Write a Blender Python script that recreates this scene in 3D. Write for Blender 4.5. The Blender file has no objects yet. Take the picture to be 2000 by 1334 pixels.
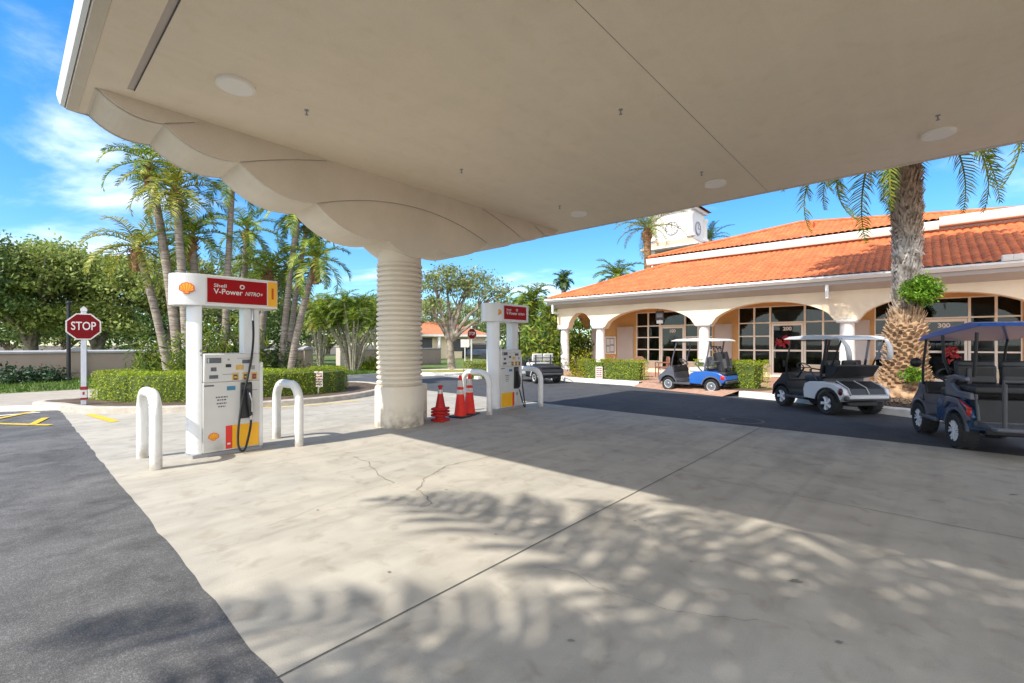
import bpy, bmesh, math, random
import numpy as np
from mathutils import Vector, Matrix
random.seed(7); rng = np.random.default_rng(7)
R = math.radians; PI = math.pi
S = bpy.context.scene
COL = S.collection
# ---------------------------------------------------------------- site frame
F_, H_, HY = 889.0, 1.6, 672.0
AX = (-.743, .669); BX = (.669, .743)
OX = (-2.2294, 9.035)
FR = math.atan2(-.669, .743)            # the forecourt's own axes are turned by this much
def L(x, y, z=0):                        # forecourt coordinates -> world
    return Vector((OX[0] - x*AX[0] + y*BX[0], OX[1] - x*AX[1] + y*BX[1], z))
def G(px, py, z=0):                      # survey helper: a ground point
    Y = F_*(H_-z)/(py-HY); return Vector(((px-1000)/F_*Y, Y, z))
def AT(px, py, Y):
    return Vector(((px-1000)/F_*Y, Y, H_+(HY-py)/F_*Y))
def PY(px, py, y):                       # point on the facade plane at depth y
    r = (px-1000)/F_; X0 = OX[0]+y*BX[0]; Y0 = OX[1]+y*BX[1]
    x = (r*Y0-X0)/(-AX[0]+r*AX[1]); Y = Y0-x*AX[1]
    return x, H_+(HY-py)/F_*Y
def LOC(p):
    d = (p[0]-OX[0], p[1]-OX[1])
    return (-(d[0]*AX[0]+d[1]*AX[1]), d[0]*BX[0]+d[1]*BX[1])
# ---------------------------------------------------------------- mesh builder
class MB:
    def __init__(s): s.v = []; s.f = []; s.m = []; s.mi = 0; s.M = None
    def add(s, vs, fs):
        o = len(s.v)
        if s.M is not None: vs = [s.M @ Vector(p) for p in vs]
        s.v.extend([tuple(p) for p in vs])
        for f in fs: s.f.append(tuple(i+o for i in f)); s.m.append(s.mi)
        return s
    def box(s, x0, x1, y0, y1, z0, z1):
        v = [(x0,y0,z0),(x1,y0,z0),(x1,y1,z0),(x0,y1,z0),(x0,y0,z1),(x1,y0,z1),(x1,y1,z1),(x0,y1,z1)]
        return s.add(v, [(3,2,1,0),(4,5,6,7),(0,1,5,4),(1,2,6,5),(2,3,7,6),(3,0,4,7)])
    def cbox(s, c, d): return s.box(c[0]-d[0]/2,c[0]+d[0]/2,c[1]-d[1]/2,c[1]+d[1]/2,c[2]-d[2]/2,c[2]+d[2]/2)
    def prism(s, poly, axis, a0, a1):    # polygon in the two other axes, extruded along axis
        def P(u, w, a):
            return (a,u,w) if axis == 'x' else (u,a,w) if axis == 'y' else (u,w,a)
        n = len(poly); v = [P(u,w,a0) for u,w in poly]+[P(u,w,a1) for u,w in poly]
        f = [tuple(range(n))[::-1], tuple(range(n,2*n))]
        f += [(i,(i+1)%n,n+(i+1)%n,n+i) for i in range(n)]
        return s.add(v, f)
    def tube(s, pts, r, n=8, closed=False, cap=True):
        pts = [Vector(p) for p in pts]; k = len(pts)
        rs = r if isinstance(r, (list,tuple)) else [r]*k
        vs = []; prev = None
        for i,p in enumerate(pts):
            a = pts[(i-1)%k] if (i>0 or closed) else p
            b = pts[(i+1)%k] if (i<k-1 or closed) else p
            t = (b-a).normalized()
            if prev is None:
                u = t.orthogonal().normalized()
            else:
                u = (prev - t*prev.dot(t))
                u = u.normalized() if u.length > 1e-6 else t.orthogonal().normalized()
            prev = u; w = t.cross(u)
            for j in range(n):
                q = 2*PI*j/n; vs.append(p+(u*math.cos(q)+w*math.sin(q))*rs[i])
        fs = []
        for i in range(k if closed else k-1):
            i2 = (i+1)%k
            for j in range(n):
                fs.append((i*n+j, i*n+(j+1)%n, i2*n+(j+1)%n, i2*n+j))
        if cap and not closed:
            fs.append(tuple(range(n))[::-1]); fs.append(tuple((k-1)*n+j for j in range(n)))
        return s.add(vs, fs)
    def lathe(s, prof, n=32, c=(0,0,0), axis='z', cap=True):
        vs = []
        for r,z in prof:
            for j in range(n):
                q = 2*PI*j/n; a, b = r*math.cos(q), r*math.sin(q)
                vs.append((c[0]+a,c[1]+b,c[2]+z) if axis=='z' else (c[0]+a,c[1]+z,c[2]+b) if axis=='y' else (c[0]+z,c[1]+a,c[2]+b))
        k = len(prof); fs = []
        for i in range(k-1):
            for j in range(n): fs.append((i*n+j,i*n+(j+1)%n,(i+1)*n+(j+1)%n,(i+1)*n+j))
        if cap:
            fs.append(tuple(range(n))[::-1]); fs.append(tuple((k-1)*n+j for j in range(n)))
        return s.add(vs, fs)
    def ell(s, c, rx, ry, rz, n=14, m=8):
        vs = []; fs = []
        for i in range(m+1):
            t = PI*i/m
            for j in range(n):
                q = 2*PI*j/n
                vs.append((c[0]+rx*math.sin(t)*math.cos(q), c[1]+ry*math.sin(t)*math.sin(q), c[2]+rz*math.cos(t)))
        for i in range(m):
            for j in range(n): fs.append((i*n+j,(i+1)*n+j,(i+1)*n+(j+1)%n,i*n+(j+1)%n))
        return s.add(vs, fs)
    def poly(s, pts): return s.add(pts, [tuple(range(len(pts)))])
    def quads(s, arr):
        arr = np.asarray(arr); n = len(arr)
        o = len(s.v); s.v.extend(map(tuple, arr.reshape(-1,3).tolist()))
        s.f.extend([(o+4*i,o+4*i+1,o+4*i+2,o+4*i+3) for i in range(n)]); s.m.extend([s.mi]*n)
        return s
    def build(s, name, mat, parent=None, smooth=False, bevel=0, loc=None, rot=None, fix=True):
        me = bpy.data.meshes.new(name); me.from_pydata(s.v, [], s.f)
        mats = mat if isinstance(mat, (list,tuple)) else [mat]
        for m in mats: me.materials.append(m)
        if len(mats) > 1: me.polygons.foreach_set('material_index', s.m)
        if fix and len(s.f) < 20000:
            b = bmesh.new(); b.from_mesh(me); bmesh.ops.recalc_face_normals(b, faces=b.faces); b.to_mesh(me); b.free()
        if smooth: me.polygons.foreach_set('use_smooth', [True]*len(me.polygons))
        me.update()
        o = bpy.data.objects.new(name, me); COL.objects.link(o)
        if parent: o.parent = parent
        if loc is not None: o.location = loc
        if rot is not None: o.rotation_euler = rot if isinstance(rot,(tuple,list)) else (0,0,rot)
        if bevel:
            md = o.modifiers.new('bevel','BEVEL'); md.width = bevel; md.segments = 3 if bevel > .02 else 2
            md.limit_method = 'ANGLE'; md.angle_limit = R(35); md.harden_normals = False
        if smooth or bevel:
            try:
                me.polygons.foreach_set('use_smooth', [True]*len(me.polygons)); me.set_sharp_from_angle(angle=R(38))
            except Exception: pass
        return o
def tag(o, label=None, cat=None, group=None, kind=None):
    if label: o['label'] = label
    if cat: o['category'] = cat
    if group: o['group'] = group
    if kind: o['kind'] = kind
    return o
def empty(name, loc, rz, label, cat, group=None):
    o = bpy.data.objects.new(name, None); COL.objects.link(o); o.location = loc; o.rotation_euler = (0,0,rz)
    o.empty_display_size = .2
    return tag(o, label, cat, group)
def dup(o, parent=None, loc=None, rz=None, label=None):
    c = o.copy(); COL.objects.link(c)
    if parent is not None: c.parent = parent
    for ch in list(o.children): dup(ch, c)
    if loc is not None: c.location = loc
    if rz is not None: c.rotation_euler = (0,0,rz)
    if label: c['label'] = label
    return c
def text(s, size, mat, parent, loc, rot=(R(90),0,0), bold=0, shear=0, name='lettering', align='CENTER', sx=1, width=None):
    cu = bpy.data.curves.new('t','FONT'); cu.body = s; cu.size = size; cu.align_x = align; cu.align_y = 'CENTER'
    cu.offset = bold; cu.shear = shear; cu.extrude = .0015; cu.resolution_u = 4
    to = bpy.data.objects.new('t', cu); COL.objects.link(to)
    dg = bpy.context.evaluated_depsgraph_get(); me = bpy.data.meshes.new_from_object(to.evaluated_get(dg))
    bpy.data.objects.remove(to); me.name = name
    me.materials.clear(); me.materials.append(mat)
    o = bpy.data.objects.new(name, me); COL.objects.link(o); o.parent = parent; o.location = loc; o.rotation_euler = rot; 
    if width:
        xs=[v.co.x for v in me.vertices]; sx=width/(max(xs)-min(xs))
    o.scale = (sx,1,1)
    return o
# ---------------------------------------------------------------- materials
def nodes(m): m.use_nodes = True; return m.node_tree.nodes, m.node_tree.links, m.node_tree.nodes['Principled BSDF']
def mat(name, col, rough=.6, var=.06, scale=3, bump=0, bscale=40, metal=0, fine=0, fscale=200, coat=0, spec=.5, col2=None):
    m = bpy.data.materials.new(name); N, K, P = nodes(m)
    P.inputs['Roughness'].default_value = rough; P.inputs['Metallic'].default_value = metal
    P.inputs['Specular IOR Level'].default_value = spec; P.inputs['Coat Weight'].default_value = coat
    tc = N.new('ShaderNodeTexCoord'); nz = N.new('ShaderNodeTexNoise'); nz.inputs['Scale'].default_value = scale; nz.inputs['Detail'].default_value = 6
    K.new(tc.outputs['Object'], nz.inputs['Vector'])
    rp = N.new('ShaderNodeValToRGB'); c2 = col2 or col
    rp.color_ramp.elements[0].position = .3; rp.color_ramp.elements[1].position = .7
    rp.color_ramp.elements[0].color = tuple(c*(1-var) for c in col)+(1,); rp.color_ramp.elements[1].color = tuple(min(1,c*(1+var)) for c in c2)+(1,)
    K.new(nz.outputs['Fac'], rp.inputs['Fac']); out = rp.outputs['Color']
    if fine:
        n2 = N.new('ShaderNodeTexNoise'); n2.inputs['Scale'].default_value = fscale; n2.inputs['Detail'].default_value = 3
        K.new(tc.outputs['Object'], n2.inputs['Vector'])
        mr = N.new('ShaderNodeMapRange'); mr.inputs['From Min'].default_value = .25; mr.inputs['From Max'].default_value = .75
        mr.inputs['To Min'].default_value = 1-fine; mr.inputs['To Max'].default_value = 1+fine
        K.new(n2.outputs['Fac'], mr.inputs['Value'])
        mx = N.new('ShaderNodeMix'); mx.data_type = 'RGBA'; mx.blend_type = 'MULTIPLY'; mx.inputs[0].default_value = 1
        K.new(out, mx.inputs[6]); K.new(mr.outputs['Result'], mx.inputs[7]); out = mx.outputs[2]
    K.new(out, P.inputs['Base Color'])
    if bump:
        n3 = N.new('ShaderNodeTexNoise'); n3.inputs['Scale'].default_value = bscale; n3.inputs['Detail'].default_value = 4
        K.new(tc.outputs['Object'], n3.inputs['Vector'])
        bp = N.new('ShaderNodeBump'); bp.inputs['Strength'].default_value = bump; bp.inputs['Distance'].default_value = .02
        K.new(n3.outputs['Fac'], bp.inputs['Height']); K.new(bp.outputs['Normal'], P.inputs['Normal'])
    return m
def leafmat(name, cols, trans=.3, rough=.5):
    m = bpy.data.materials.new(name); N, K, P = nodes(m); out = N['Material Output']
    g = N.new('ShaderNodeNewGeometry'); rp = N.new('ShaderNodeValToRGB'); e = rp.color_ramp.elements
    e[0].color = cols[0]+(1,); e[1].color = cols[-1]+(1,)
    for i,c in enumerate(cols[1:-1]): q = e.new((i+1)/(len(cols)-1)); q.color = c+(1,)
    K.new(g.outputs['Random Per Island'], rp.inputs['Fac'])
    tc = N.new('ShaderNodeTexCoord'); nz = N.new('ShaderNodeTexNoise'); nz.inputs['Scale'].default_value = .9; K.new(tc.outputs['Object'], nz.inputs['Vector'])
    mr = N.new('ShaderNodeMapRange'); mr.inputs['From Min'].default_value=.3; mr.inputs['From Max'].default_value=.7; mr.inputs['To Min'].default_value=.7; mr.inputs['To Max'].default_value=1.3
    K.new(nz.outputs['Fac'], mr.inputs['Value'])
    mx = N.new('ShaderNodeMix'); mx.data_type='RGBA'; mx.blend_type='MULTIPLY'; mx.inputs[0].default_value=1
    K.new(rp.outputs['Color'], mx.inputs[6]); K.new(mr.outputs['Result'], mx.inputs[7])
    P.inputs['Roughness'].default_value = rough; P.inputs['Specular IOR Level'].default_value = .35
    K.new(mx.outputs[2], P.inputs['Base Color'])
    t = N.new('ShaderNodeBsdfTranslucent'); K.new(mx.outputs[2], t.inputs['Color'])
    ms = N.new('ShaderNodeMixShader'); ms.inputs['Fac'].default_value = trans
    K.new(P.outputs[0], ms.inputs[1]); K.new(t.outputs[0], ms.inputs[2]); K.new(ms.outputs[0], out.inputs['Surface'])
    return m
def barkmat(name, c1, c2, wscale=8, rough=.85):
    m = bpy.data.materials.new(name); N, K, P = nodes(m); P.inputs['Roughness'].default_value = rough
    tc = N.new('ShaderNodeTexCoord'); mp = N.new('ShaderNodeMapping'); mp.inputs['Scale'].default_value = (1.5,1.5,wscale)
    nz = N.new('ShaderNodeTexNoise'); nz.inputs['Scale'].default_value = 2; nz.inputs['Detail'].default_value = 7
    K.new(tc.outputs['Object'], mp.inputs['Vector']); K.new(mp.outputs['Vector'], nz.inputs['Vector'])
    rp = N.new('ShaderNodeValToRGB'); rp.color_ramp.elements[0].position=.35; rp.color_ramp.elements[1].position=.65
    rp.color_ramp.elements[0].color = c1+(1,); rp.color_ramp.elements[1].color = c2+(1,)
    K.new(nz.outputs['Fac'], rp.inputs['Fac']); K.new(rp.outputs['Color'], P.inputs['Base Color'])
    bp = N.new('ShaderNodeBump'); bp.inputs['Strength'].default_value=.7; bp.inputs['Distance'].default_value=.03
    K.new(nz.outputs['Fac'], bp.inputs['Height']); K.new(bp.outputs['Normal'], P.inputs['Normal'])
    return m
def groundmat(name, base, stain, grain, big=.35, gscale=250, rough=.85, warm=None, speck=0, streak=0, bump=.15):
    """ground surface: broad patches, streaks along the traffic, stains and fine aggregate"""
    m = bpy.data.materials.new(name); N, K, P = nodes(m); P.inputs['Roughness'].default_value = rough; P.inputs['Specular IOR Level'].default_value=.3
    tc = N.new('ShaderNodeTexCoord')
    def noise(sc, det=5, vec=None, dist=0):
        n = N.new('ShaderNodeTexNoise'); n.inputs['Scale'].default_value=sc; n.inputs['Detail'].default_value=det; n.inputs['Distortion'].default_value=dist
        K.new(vec or tc.outputs['Object'], n.inputs['Vector']); return n.outputs['Fac']
    def ramp(v, p0, c0, p1, c1):
        r = N.new('ShaderNodeValToRGB'); r.color_ramp.elements[0].position=p0; r.color_ramp.elements[1].position=p1
        r.color_ramp.elements[0].color=tuple(c0)+(1,); r.color_ramp.elements[1].color=tuple(c1)+(1,); K.new(v, r.inputs['Fac']); return r.outputs['Color']
    def mul(a, b, f=1):
        x = N.new('ShaderNodeMix'); x.data_type='RGBA'; x.blend_type='MULTIPLY'; x.inputs[0].default_value=f; K.new(a,x.inputs[6]); K.new(b,x.inputs[7]); return x.outputs[2]
    def g3(v): return (v,v,v)
    c = ramp(noise(.45,8,dist=.6), .3, base, .7, warm or base)
    c = mul(c, ramp(noise(1.6,8,dist=1.2), .3, g3(1-big), .62, g3(1.0)))
    if streak:
        mp = N.new('ShaderNodeMapping'); mp.inputs['Scale'].default_value=(2.2,.22,1); K.new(tc.outputs['Object'], mp.inputs['Vector'])
        c = mul(c, ramp(noise(1.4,7,mp.outputs['Vector'],1.0), .35, g3(1-streak), .6, g3(1.0)))
    c = mul(c, ramp(noise(5,10,dist=.5), .28, stain, .45, g3(1.0)))
    c = mul(c, ramp(noise(gscale,3), .25, g3(1-grain), .75, g3(1+grain)))
    if speck:
        vo = N.new('ShaderNodeTexVoronoi'); vo.inputs['Scale'].default_value = 110; K.new(tc.outputs['Object'], vo.inputs['Vector'])
        mr = N.new('ShaderNodeSeparateColor'); K.new(vo.outputs['Color'], mr.inputs[0])
        c = mul(c, ramp(mr.outputs[0], .55, g3(1.0), 1.0, g3(1+speck)))
    K.new(c, P.inputs['Base Color'])
    bp = N.new('ShaderNodeBump'); bp.inputs['Strength'].default_value=bump; bp.inputs['Distance'].default_value=.01
    K.new(noise(gscale*.6,4), bp.inputs['Height']); K.new(bp.outputs['Normal'], P.inputs['Normal'])
    return m
M = {}
M['concrete'] = groundmat('concrete', (.40,.372,.318), (.82,.80,.77), .10, .18, 160, .75, warm=(.455,.41,.335), streak=.13)
M['road'] = groundmat('road_concrete', (.40,.35,.29), (.85,.84,.82), .08, .15, 80, .8, streak=.1)
M['asphalt'] = groundmat('asphalt', (.10,.098,.097), (.72,.72,.72), .30, .40, 210, .85, warm=(.135,.13,.127), speck=.55, streak=.15, bump=.5)
M['newasphalt'] = groundmat('asphalt_dark', (.058,.058,.062), (.8,.8,.8), .35, .22, 150, .8, warm=(.07,.07,.073), speck=.7, streak=.1, bump=.4)
M['soil'] = groundmat('soil', (.16,.12,.08), (.6,.6,.6), .3, .4, 60)
M['mulch'] = groundmat('mulch', (.13,.09,.06), (.5,.5,.5), .6, .5, 40, bump=1)
M['grassbase'] = groundmat('lawn', (.10,.15,.035), (.7,.75,.6), .35, .4, 60, warm=(.16,.20,.05))
M['drygrass'] = groundmat('dry_lawn', (.26,.25,.07), (.7,.7,.6), .35, .3, 60, warm=(.32,.28,.09))
M['stucco'] = mat('canopy_stucco', (.70,.62,.495), .85, .07, 1.2, .3, 90, fine=.03, fscale=60)
M['soffit'] = groundmat('canopy_soffit_paint', (.82,.715,.55), (.965,.95,.92), .03, .035, 60, .8, warm=(.85,.745,.58), streak=.03, bump=.12)
M['white'] = mat('white_paint', (.78,.77,.74), .4, .03, 2)
M['pumpwhite'] = mat('pump_white', (.73,.73,.725), .28, .03, 3, coat=.2)
M['pumppanel'] = mat('pump_panel', (.60,.585,.55), .35, .04, 3, coat=.1)
M['bollard'] = mat('bollard_white', (.74,.73,.69), .35, .06, 5, .05, 30)
M['red'] = mat('sign_red', (.33,.003,.006), .5, .05, 4, spec=.2)
M['bandred'] = mat('band_red', (.68,.03,.015), .35, .05, 4)
M['yellow'] = mat('band_yellow', (.85,.42,.01), .35, .05, 4)
M['orange'] = mat('numeral_orange', (.55,.07,.002), .4, .03, 4)
M['black'] = mat('black_plastic', (.018,.018,.02), .45, .2, 6)
M['rubber'] = mat('tyre_rubber', (.022,.022,.023), .8, .25, 8, .2, 60)
M['dark'] = mat('dark_grey', (.06,.06,.065), .5, .1, 6)
M['grey'] = mat('mid_grey', (.30,.30,.31), .5, .08, 6)
M['lightgrey'] = mat('light_grey', (.52,.52,.53), .5, .05, 5)
M['metal'] = mat('bright_metal', (.62,.62,.63), .28, .08, 8, metal=1)
M['galv'] = mat('galvanised_post', (.60,.62,.66), .45, .06, 8)
M['blacksteel'] = mat('black_steel', (.015,.015,.016), .4, .2, 6)
M['cone'] = mat('cone_orange', (.72,.016,.004), .6, .10, 5, col2=(.78,.024,.006))
M['conestack'] = mat('cone_red', (.46,.007,.005), .6, .15, 6)
M['collar'] = mat('reflective_collar', (.62,.56,.50), .4, .15, 20)
M['stopred'] = mat('stop_red', (.19,.002,.005), .6, .1, 3, spec=.2)
M['signwhite'] = mat('sign_white', (.72,.68,.64), .45, .05, 5)
M['peach'] = mat('facade_peach', (.80,.655,.47), .85, .05, 1.5, .15, 80)
M['ochre'] = mat('wall_ochre', (.62,.36,.14), .85, .06, 1.5, .15, 80)
M['pilaster'] = mat('pilaster_stucco', (.52,.45,.40), .85, .05, 2, .1, 80)
M['trim'] = mat('trim_white', (.76,.74,.70), .6, .04, 3)
M['eaves'] = mat('eaves_grey', (.44,.42,.40), .7, .04, 3)
M['frame'] = mat('window_frame', (.90,.83,.71), .5, .04, 5)
M['terracotta'] = mat('terracotta_tile', (.50,.118,.034), .75, .13, 2.2, .2, 30, col2=(.58,.155,.046), fine=.06, fscale=14)
M['wallpaint'] = mat('perimeter_wall', (.31,.24,.195), .85, .07, 1.2, .2, 60)
M['wallcap'] = mat('wall_cap', (.34,.34,.345), .8, .08, 3)
M['curb'] = mat('curb_concrete', (.42,.375,.315), .85, .18, 6, .3, 50, fine=.1, fscale=40)
M['curbwhite'] = mat('curb_white', (.70,.66,.60), .8, .10, 6, .2, 50)
M['paintyellow'] = mat('road_yellow', (.62,.40,.02), .7, .2, 12, fine=.25, fscale=60)
M['paintworn'] = mat('road_yellow_worn', (.56,.42,.16), .8, .15, 12, fine=.2, fscale=60)
M['crack'] = mat('crack_dark', (.17,.145,.115), .95, .3, 20)
M['joint'] = mat('joint_dark', (.085,.08,.075), .9, .3, 10)
M['joint2'] = mat('reveal_joint', (.30,.26,.21), .9, .1, 10)  # darker colour of the joint lines along the beam courses
M['skirt'] = mat('faded_tile', (.50,.30,.22), .85, .1, 4)
M['disc'] = mat('light_disc', (.90,.87,.80), .5, .02, 4)
M['rimsilver'] = mat('rim_silver', (.72,.72,.74), .3, .06, 6)
M['ringgrey'] = mat('ring_grey', (.12,.12,.12), .8, .2, 10)
M['housetile'] = mat('house_tile', (.44,.17,.08), .85, .15, 3)
M['stain'] = mat('oil_stain', (.20,.18,.155), .8, .2, 10)
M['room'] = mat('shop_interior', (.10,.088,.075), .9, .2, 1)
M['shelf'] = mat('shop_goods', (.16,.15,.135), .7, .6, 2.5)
M['cartblue'] = mat('cart_blue', (.010,.11,.44), .25, .08, 3, coat=.7)
M['cartnavy'] = mat('cart_navy', (.010,.05,.135), .25, .10, 3, coat=.7)
M['cartgrey'] = mat('cart_grey', (.10,.105,.13), .4, .10, 3, coat=.2)
M['cartwhite'] = mat('cart_white', (.66,.66,.66), .3, .04, 3, coat=.5)
M['cartroofblue'] = mat('cart_roof_blue', (.010,.10,.42), .4, .06, 3, coat=.2)
M['seatwhite'] = mat('seat_vinyl', (.66,.63,.58), .5, .05, 6)
M['seatblack'] = mat('seat_black', (.025,.024,.024), .5, .2, 6)
M['cover'] = mat('cart_cover_fabric', (.60,.60,.58), .8, .08, 4, .4, 10)
M['taillight'] = mat('tail_light', (.55,.02,.01), .15, .1, 10, coat=.5)
M['wreath'] = mat('red_ribbon', (.30,.008,.012), .5, .3, 10)
M['wicker'] = mat('brown_wicker', (.22,.10,.06), .7, .3, 40, .5, 60)
M['carpaint'] = mat('car_dark_blue', (.03,.045,.08), .2, .05, 3, coat=.8)
M['plaque'] = mat('blue_label', (.04,.20,.33), .4, .05, 5)
M['screen'] = mat('display_grey', (.10,.105,.12), .25, .15, 30)
M['key'] = mat('button_yellow', (.62,.38,.08), .5, .15, 20)
M['print'] = mat('small_print', (.09,.09,.09), .6, .1, 20)
M['brick'] = bpy.data.materials.new('brick_pavers')
N, K, P = nodes(M['brick']); P.inputs['Roughness'].default_value=.85
_tc = N.new('ShaderNodeTexCoord'); _b = N.new('ShaderNodeTexBrick'); _b.inputs['Scale'].default_value=4.5; _b.inputs['Color1'].default_value=(.36,.19,.125,1); _b.inputs['Color2'].default_value=(.46,.28,.19,1); _b.inputs['Mortar'].default_value=(.22,.16,.12,1); _b.inputs['Mortar Size'].default_value=.012
K.new(_tc.outputs['Object'], _b.inputs['Vector']); K.new(_b.outputs['Color'], P.inputs['Base Color'])
M['glass'] = bpy.data.materials.new('shop_glass')
N, K, P = nodes(M['glass']); _o = N['Material Output']
_t = N.new('ShaderNodeBsdfTransparent'); _t.inputs['Color'].default_value=(.58,.60,.58,1); _g = N.new('ShaderNodeBsdfGlossy'); _g.inputs['Roughness'].default_value=.02; _g.inputs['Color'].default_value=(.8,.85,.85,1)
_f = N.new('ShaderNodeFresnel'); _f.inputs['IOR'].default_value=1.45; _ms = N.new('ShaderNodeMixShader')
K.new(_f.outputs[0],_ms.inputs['Fac']); K.new(_t.outputs[0],_ms.inputs[1]); K.new(_g.outputs[0],_ms.inputs[2]); K.new(_ms.outputs[0],_o.inputs['Surface'])
M['hedge'] = leafmat('hedge_leaves', [(.15,.215,.014),(.23,.305,.016),(.31,.38,.02),(.42,.46,.03)], .4)
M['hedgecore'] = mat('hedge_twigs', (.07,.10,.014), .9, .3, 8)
M['hedgeyellow'] = leafmat('yellow_hedge_leaves', [(.14,.16,.01),(.27,.27,.015),(.36,.32,.02)], .3)
M['oak'] = leafmat('oak_leaves', [(.10,.145,.03),(.20,.255,.052),(.31,.365,.085),(.45,.475,.15)], .4)
M['oakolive'] = leafmat('olive_oak_leaves', [(.11,.145,.045),(.20,.245,.075),(.30,.34,.115),(.42,.43,.18)], .38)
M['dgreen'] = leafmat('dark_tree_leaves', [(.04,.08,.02),(.09,.15,.035),(.16,.22,.055)], .35)
M['tropic'] = leafmat('tropical_leaves', [(.04,.09,.012),(.10,.18,.02),(.20,.28,.03),(.36,.34,.03)], .35)
M['palm'] = leafmat('palm_leaves', [(.06,.12,.014),(.14,.22,.022),(.25,.32,.03),(.38,.38,.05)], .26)
M['palmdark'] = leafmat('palm_dark_leaves', [(.04,.085,.028),(.09,.15,.04),(.15,.21,.055)], .35)
M['palmgold'] = leafmat('palm_gold_leaves', [(.08,.12,.02),(.18,.23,.03),(.34,.34,.05),(.46,.40,.07)], .4)
M['fern'] = leafmat('fern_leaves', [(.05,.13,.01),(.12,.25,.014),(.24,.38,.03)], .35)
M['shrub'] = leafmat('shrub_leaves', [(.012,.035,.012),(.03,.065,.025),(.07,.11,.05)], .2)
M['grass'] = leafmat('grass_blades', [(.05,.10,.014),(.09,.16,.022),(.14,.21,.035)], .3)
M['bark'] = barkmat('palm_bark', (.16,.13,.10), (.34,.29,.235), 14)
M['fibre'] = barkmat('palm_fibre', (.10,.055,.025), (.30,.17,.07), 4)
M['oakbark'] = barkmat('oak_bark', (.10,.08,.06), (.34,.29,.23), 2)
M['stem'] = barkmat('cane_bark', (.20,.18,.13), (.42,.38,.29), 10)
def grime(m, z0, z1, c):
    N,K,P=nodes(m); lk=[l for l in K if l.to_socket==P.inputs['Base Color']][0]; src=lk.from_socket
    tc=N.new('ShaderNodeTexCoord'); sx=N.new('ShaderNodeSeparateXYZ'); K.new(tc.outputs['Object'],sx.inputs[0])
    nz=N.new('ShaderNodeTexNoise'); nz.inputs['Scale'].default_value=7; nz.inputs['Detail'].default_value=8; K.new(tc.outputs['Object'],nz.inputs['Vector'])
    mr=N.new('ShaderNodeMapRange'); mr.inputs['From Min'].default_value=z0; mr.inputs['From Max'].default_value=z1; mr.inputs['To Min'].default_value=1; mr.inputs['To Max'].default_value=0; K.new(sx.outputs['Z'],mr.inputs['Value'])
    mm=N.new('ShaderNodeMath'); mm.operation='MULTIPLY'; K.new(mr.outputs[0],mm.inputs[0]); 
    r2=N.new('ShaderNodeMapRange'); r2.inputs['From Min'].default_value=.38; r2.inputs['From Max'].default_value=.68; K.new(nz.outputs['Fac'],r2.inputs['Value']); K.new(r2.outputs[0],mm.inputs[1])
    mx=N.new('ShaderNodeMix'); mx.data_type='RGBA'; K.new(mm.outputs[0],mx.inputs[0]); K.new(src,mx.inputs[6]); mx.inputs[7].default_value=c+(1,); K.new(mx.outputs[2],P.inputs['Base Color'])
grime(M['stucco'],.02,.45,(.30,.25,.19)); grime(M['bollard'],.0,.28,(.36,.31,.25)); grime(M['pumppanel'],.05,.35,(.40,.37,.32)); grime(M['pumpwhite'],.0,.30,(.42,.39,.34)); grime(M['wallpaint'],.0,.55,(.17,.14,.11))
# the date palm's trunk: its leaf bases are orange-brown low down, bleached grey in the middle and brown on top
m = M['datebark'] = bpy.data.materials.new('date_palm_bark'); N, K, P = nodes(m); P.inputs['Roughness'].default_value=.9
_tc = N.new('ShaderNodeTexCoord'); _sx = N.new('ShaderNodeSeparateXYZ'); K.new(_tc.outputs['Object'], _sx.inputs[0])
_n = N.new('ShaderNodeTexNoise'); _n.inputs['Scale'].default_value=6; _n.inputs['Detail'].default_value=8; K.new(_tc.outputs['Object'], _n.inputs['Vector'])
_ad = N.new('ShaderNodeMath'); _ad.operation='MULTIPLY_ADD'; _ad.inputs[1].default_value=.5; K.new(_n.outputs['Fac'],_ad.inputs[0]); K.new(_sx.outputs['Z'],_ad.inputs[2])
_mr = N.new('ShaderNodeMapRange'); _mr.inputs['From Max'].default_value=7.2; K.new(_ad.outputs[0], _mr.inputs['Value'])
_rp = N.new('ShaderNodeValToRGB'); _e=_rp.color_ramp.elements; _e[0].color=(.36,.22,.12,1); _e[1].color=(.16,.10,.06,1); _e[1].position=1
for p_,c_ in ((.36,(.42,.28,.165)),(.41,(.36,.31,.26)),(.60,(.46,.42,.37)),(.68,(.30,.23,.165)),(.85,(.20,.13,.08))):
    q_=_e.new(p_); q_.color=c_+(1,)
K.new(_mr.outputs[0],_rp.inputs['Fac'])
_r2 = N.new('ShaderNodeValToRGB'); _r2.color_ramp.elements[0].position=.35; _r2.color_ramp.elements[1].position=.6; _r2.color_ramp.elements[0].color=(.45,.4,.36,1); _r2.color_ramp.elements[1].color=(1.15,1.15,1.15,1); K.new(_n.outputs['Fac'],_r2.inputs['Fac'])
_mx = N.new('ShaderNodeMix'); _mx.data_type='RGBA'; _mx.blend_type='MULTIPLY'; _mx.inputs[0].default_value=1; K.new(_rp.outputs[0],_mx.inputs[6]); K.new(_r2.outputs[0],_mx.inputs[7]); K.new(_mx.outputs[2],P.inputs['Base Color'])
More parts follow.
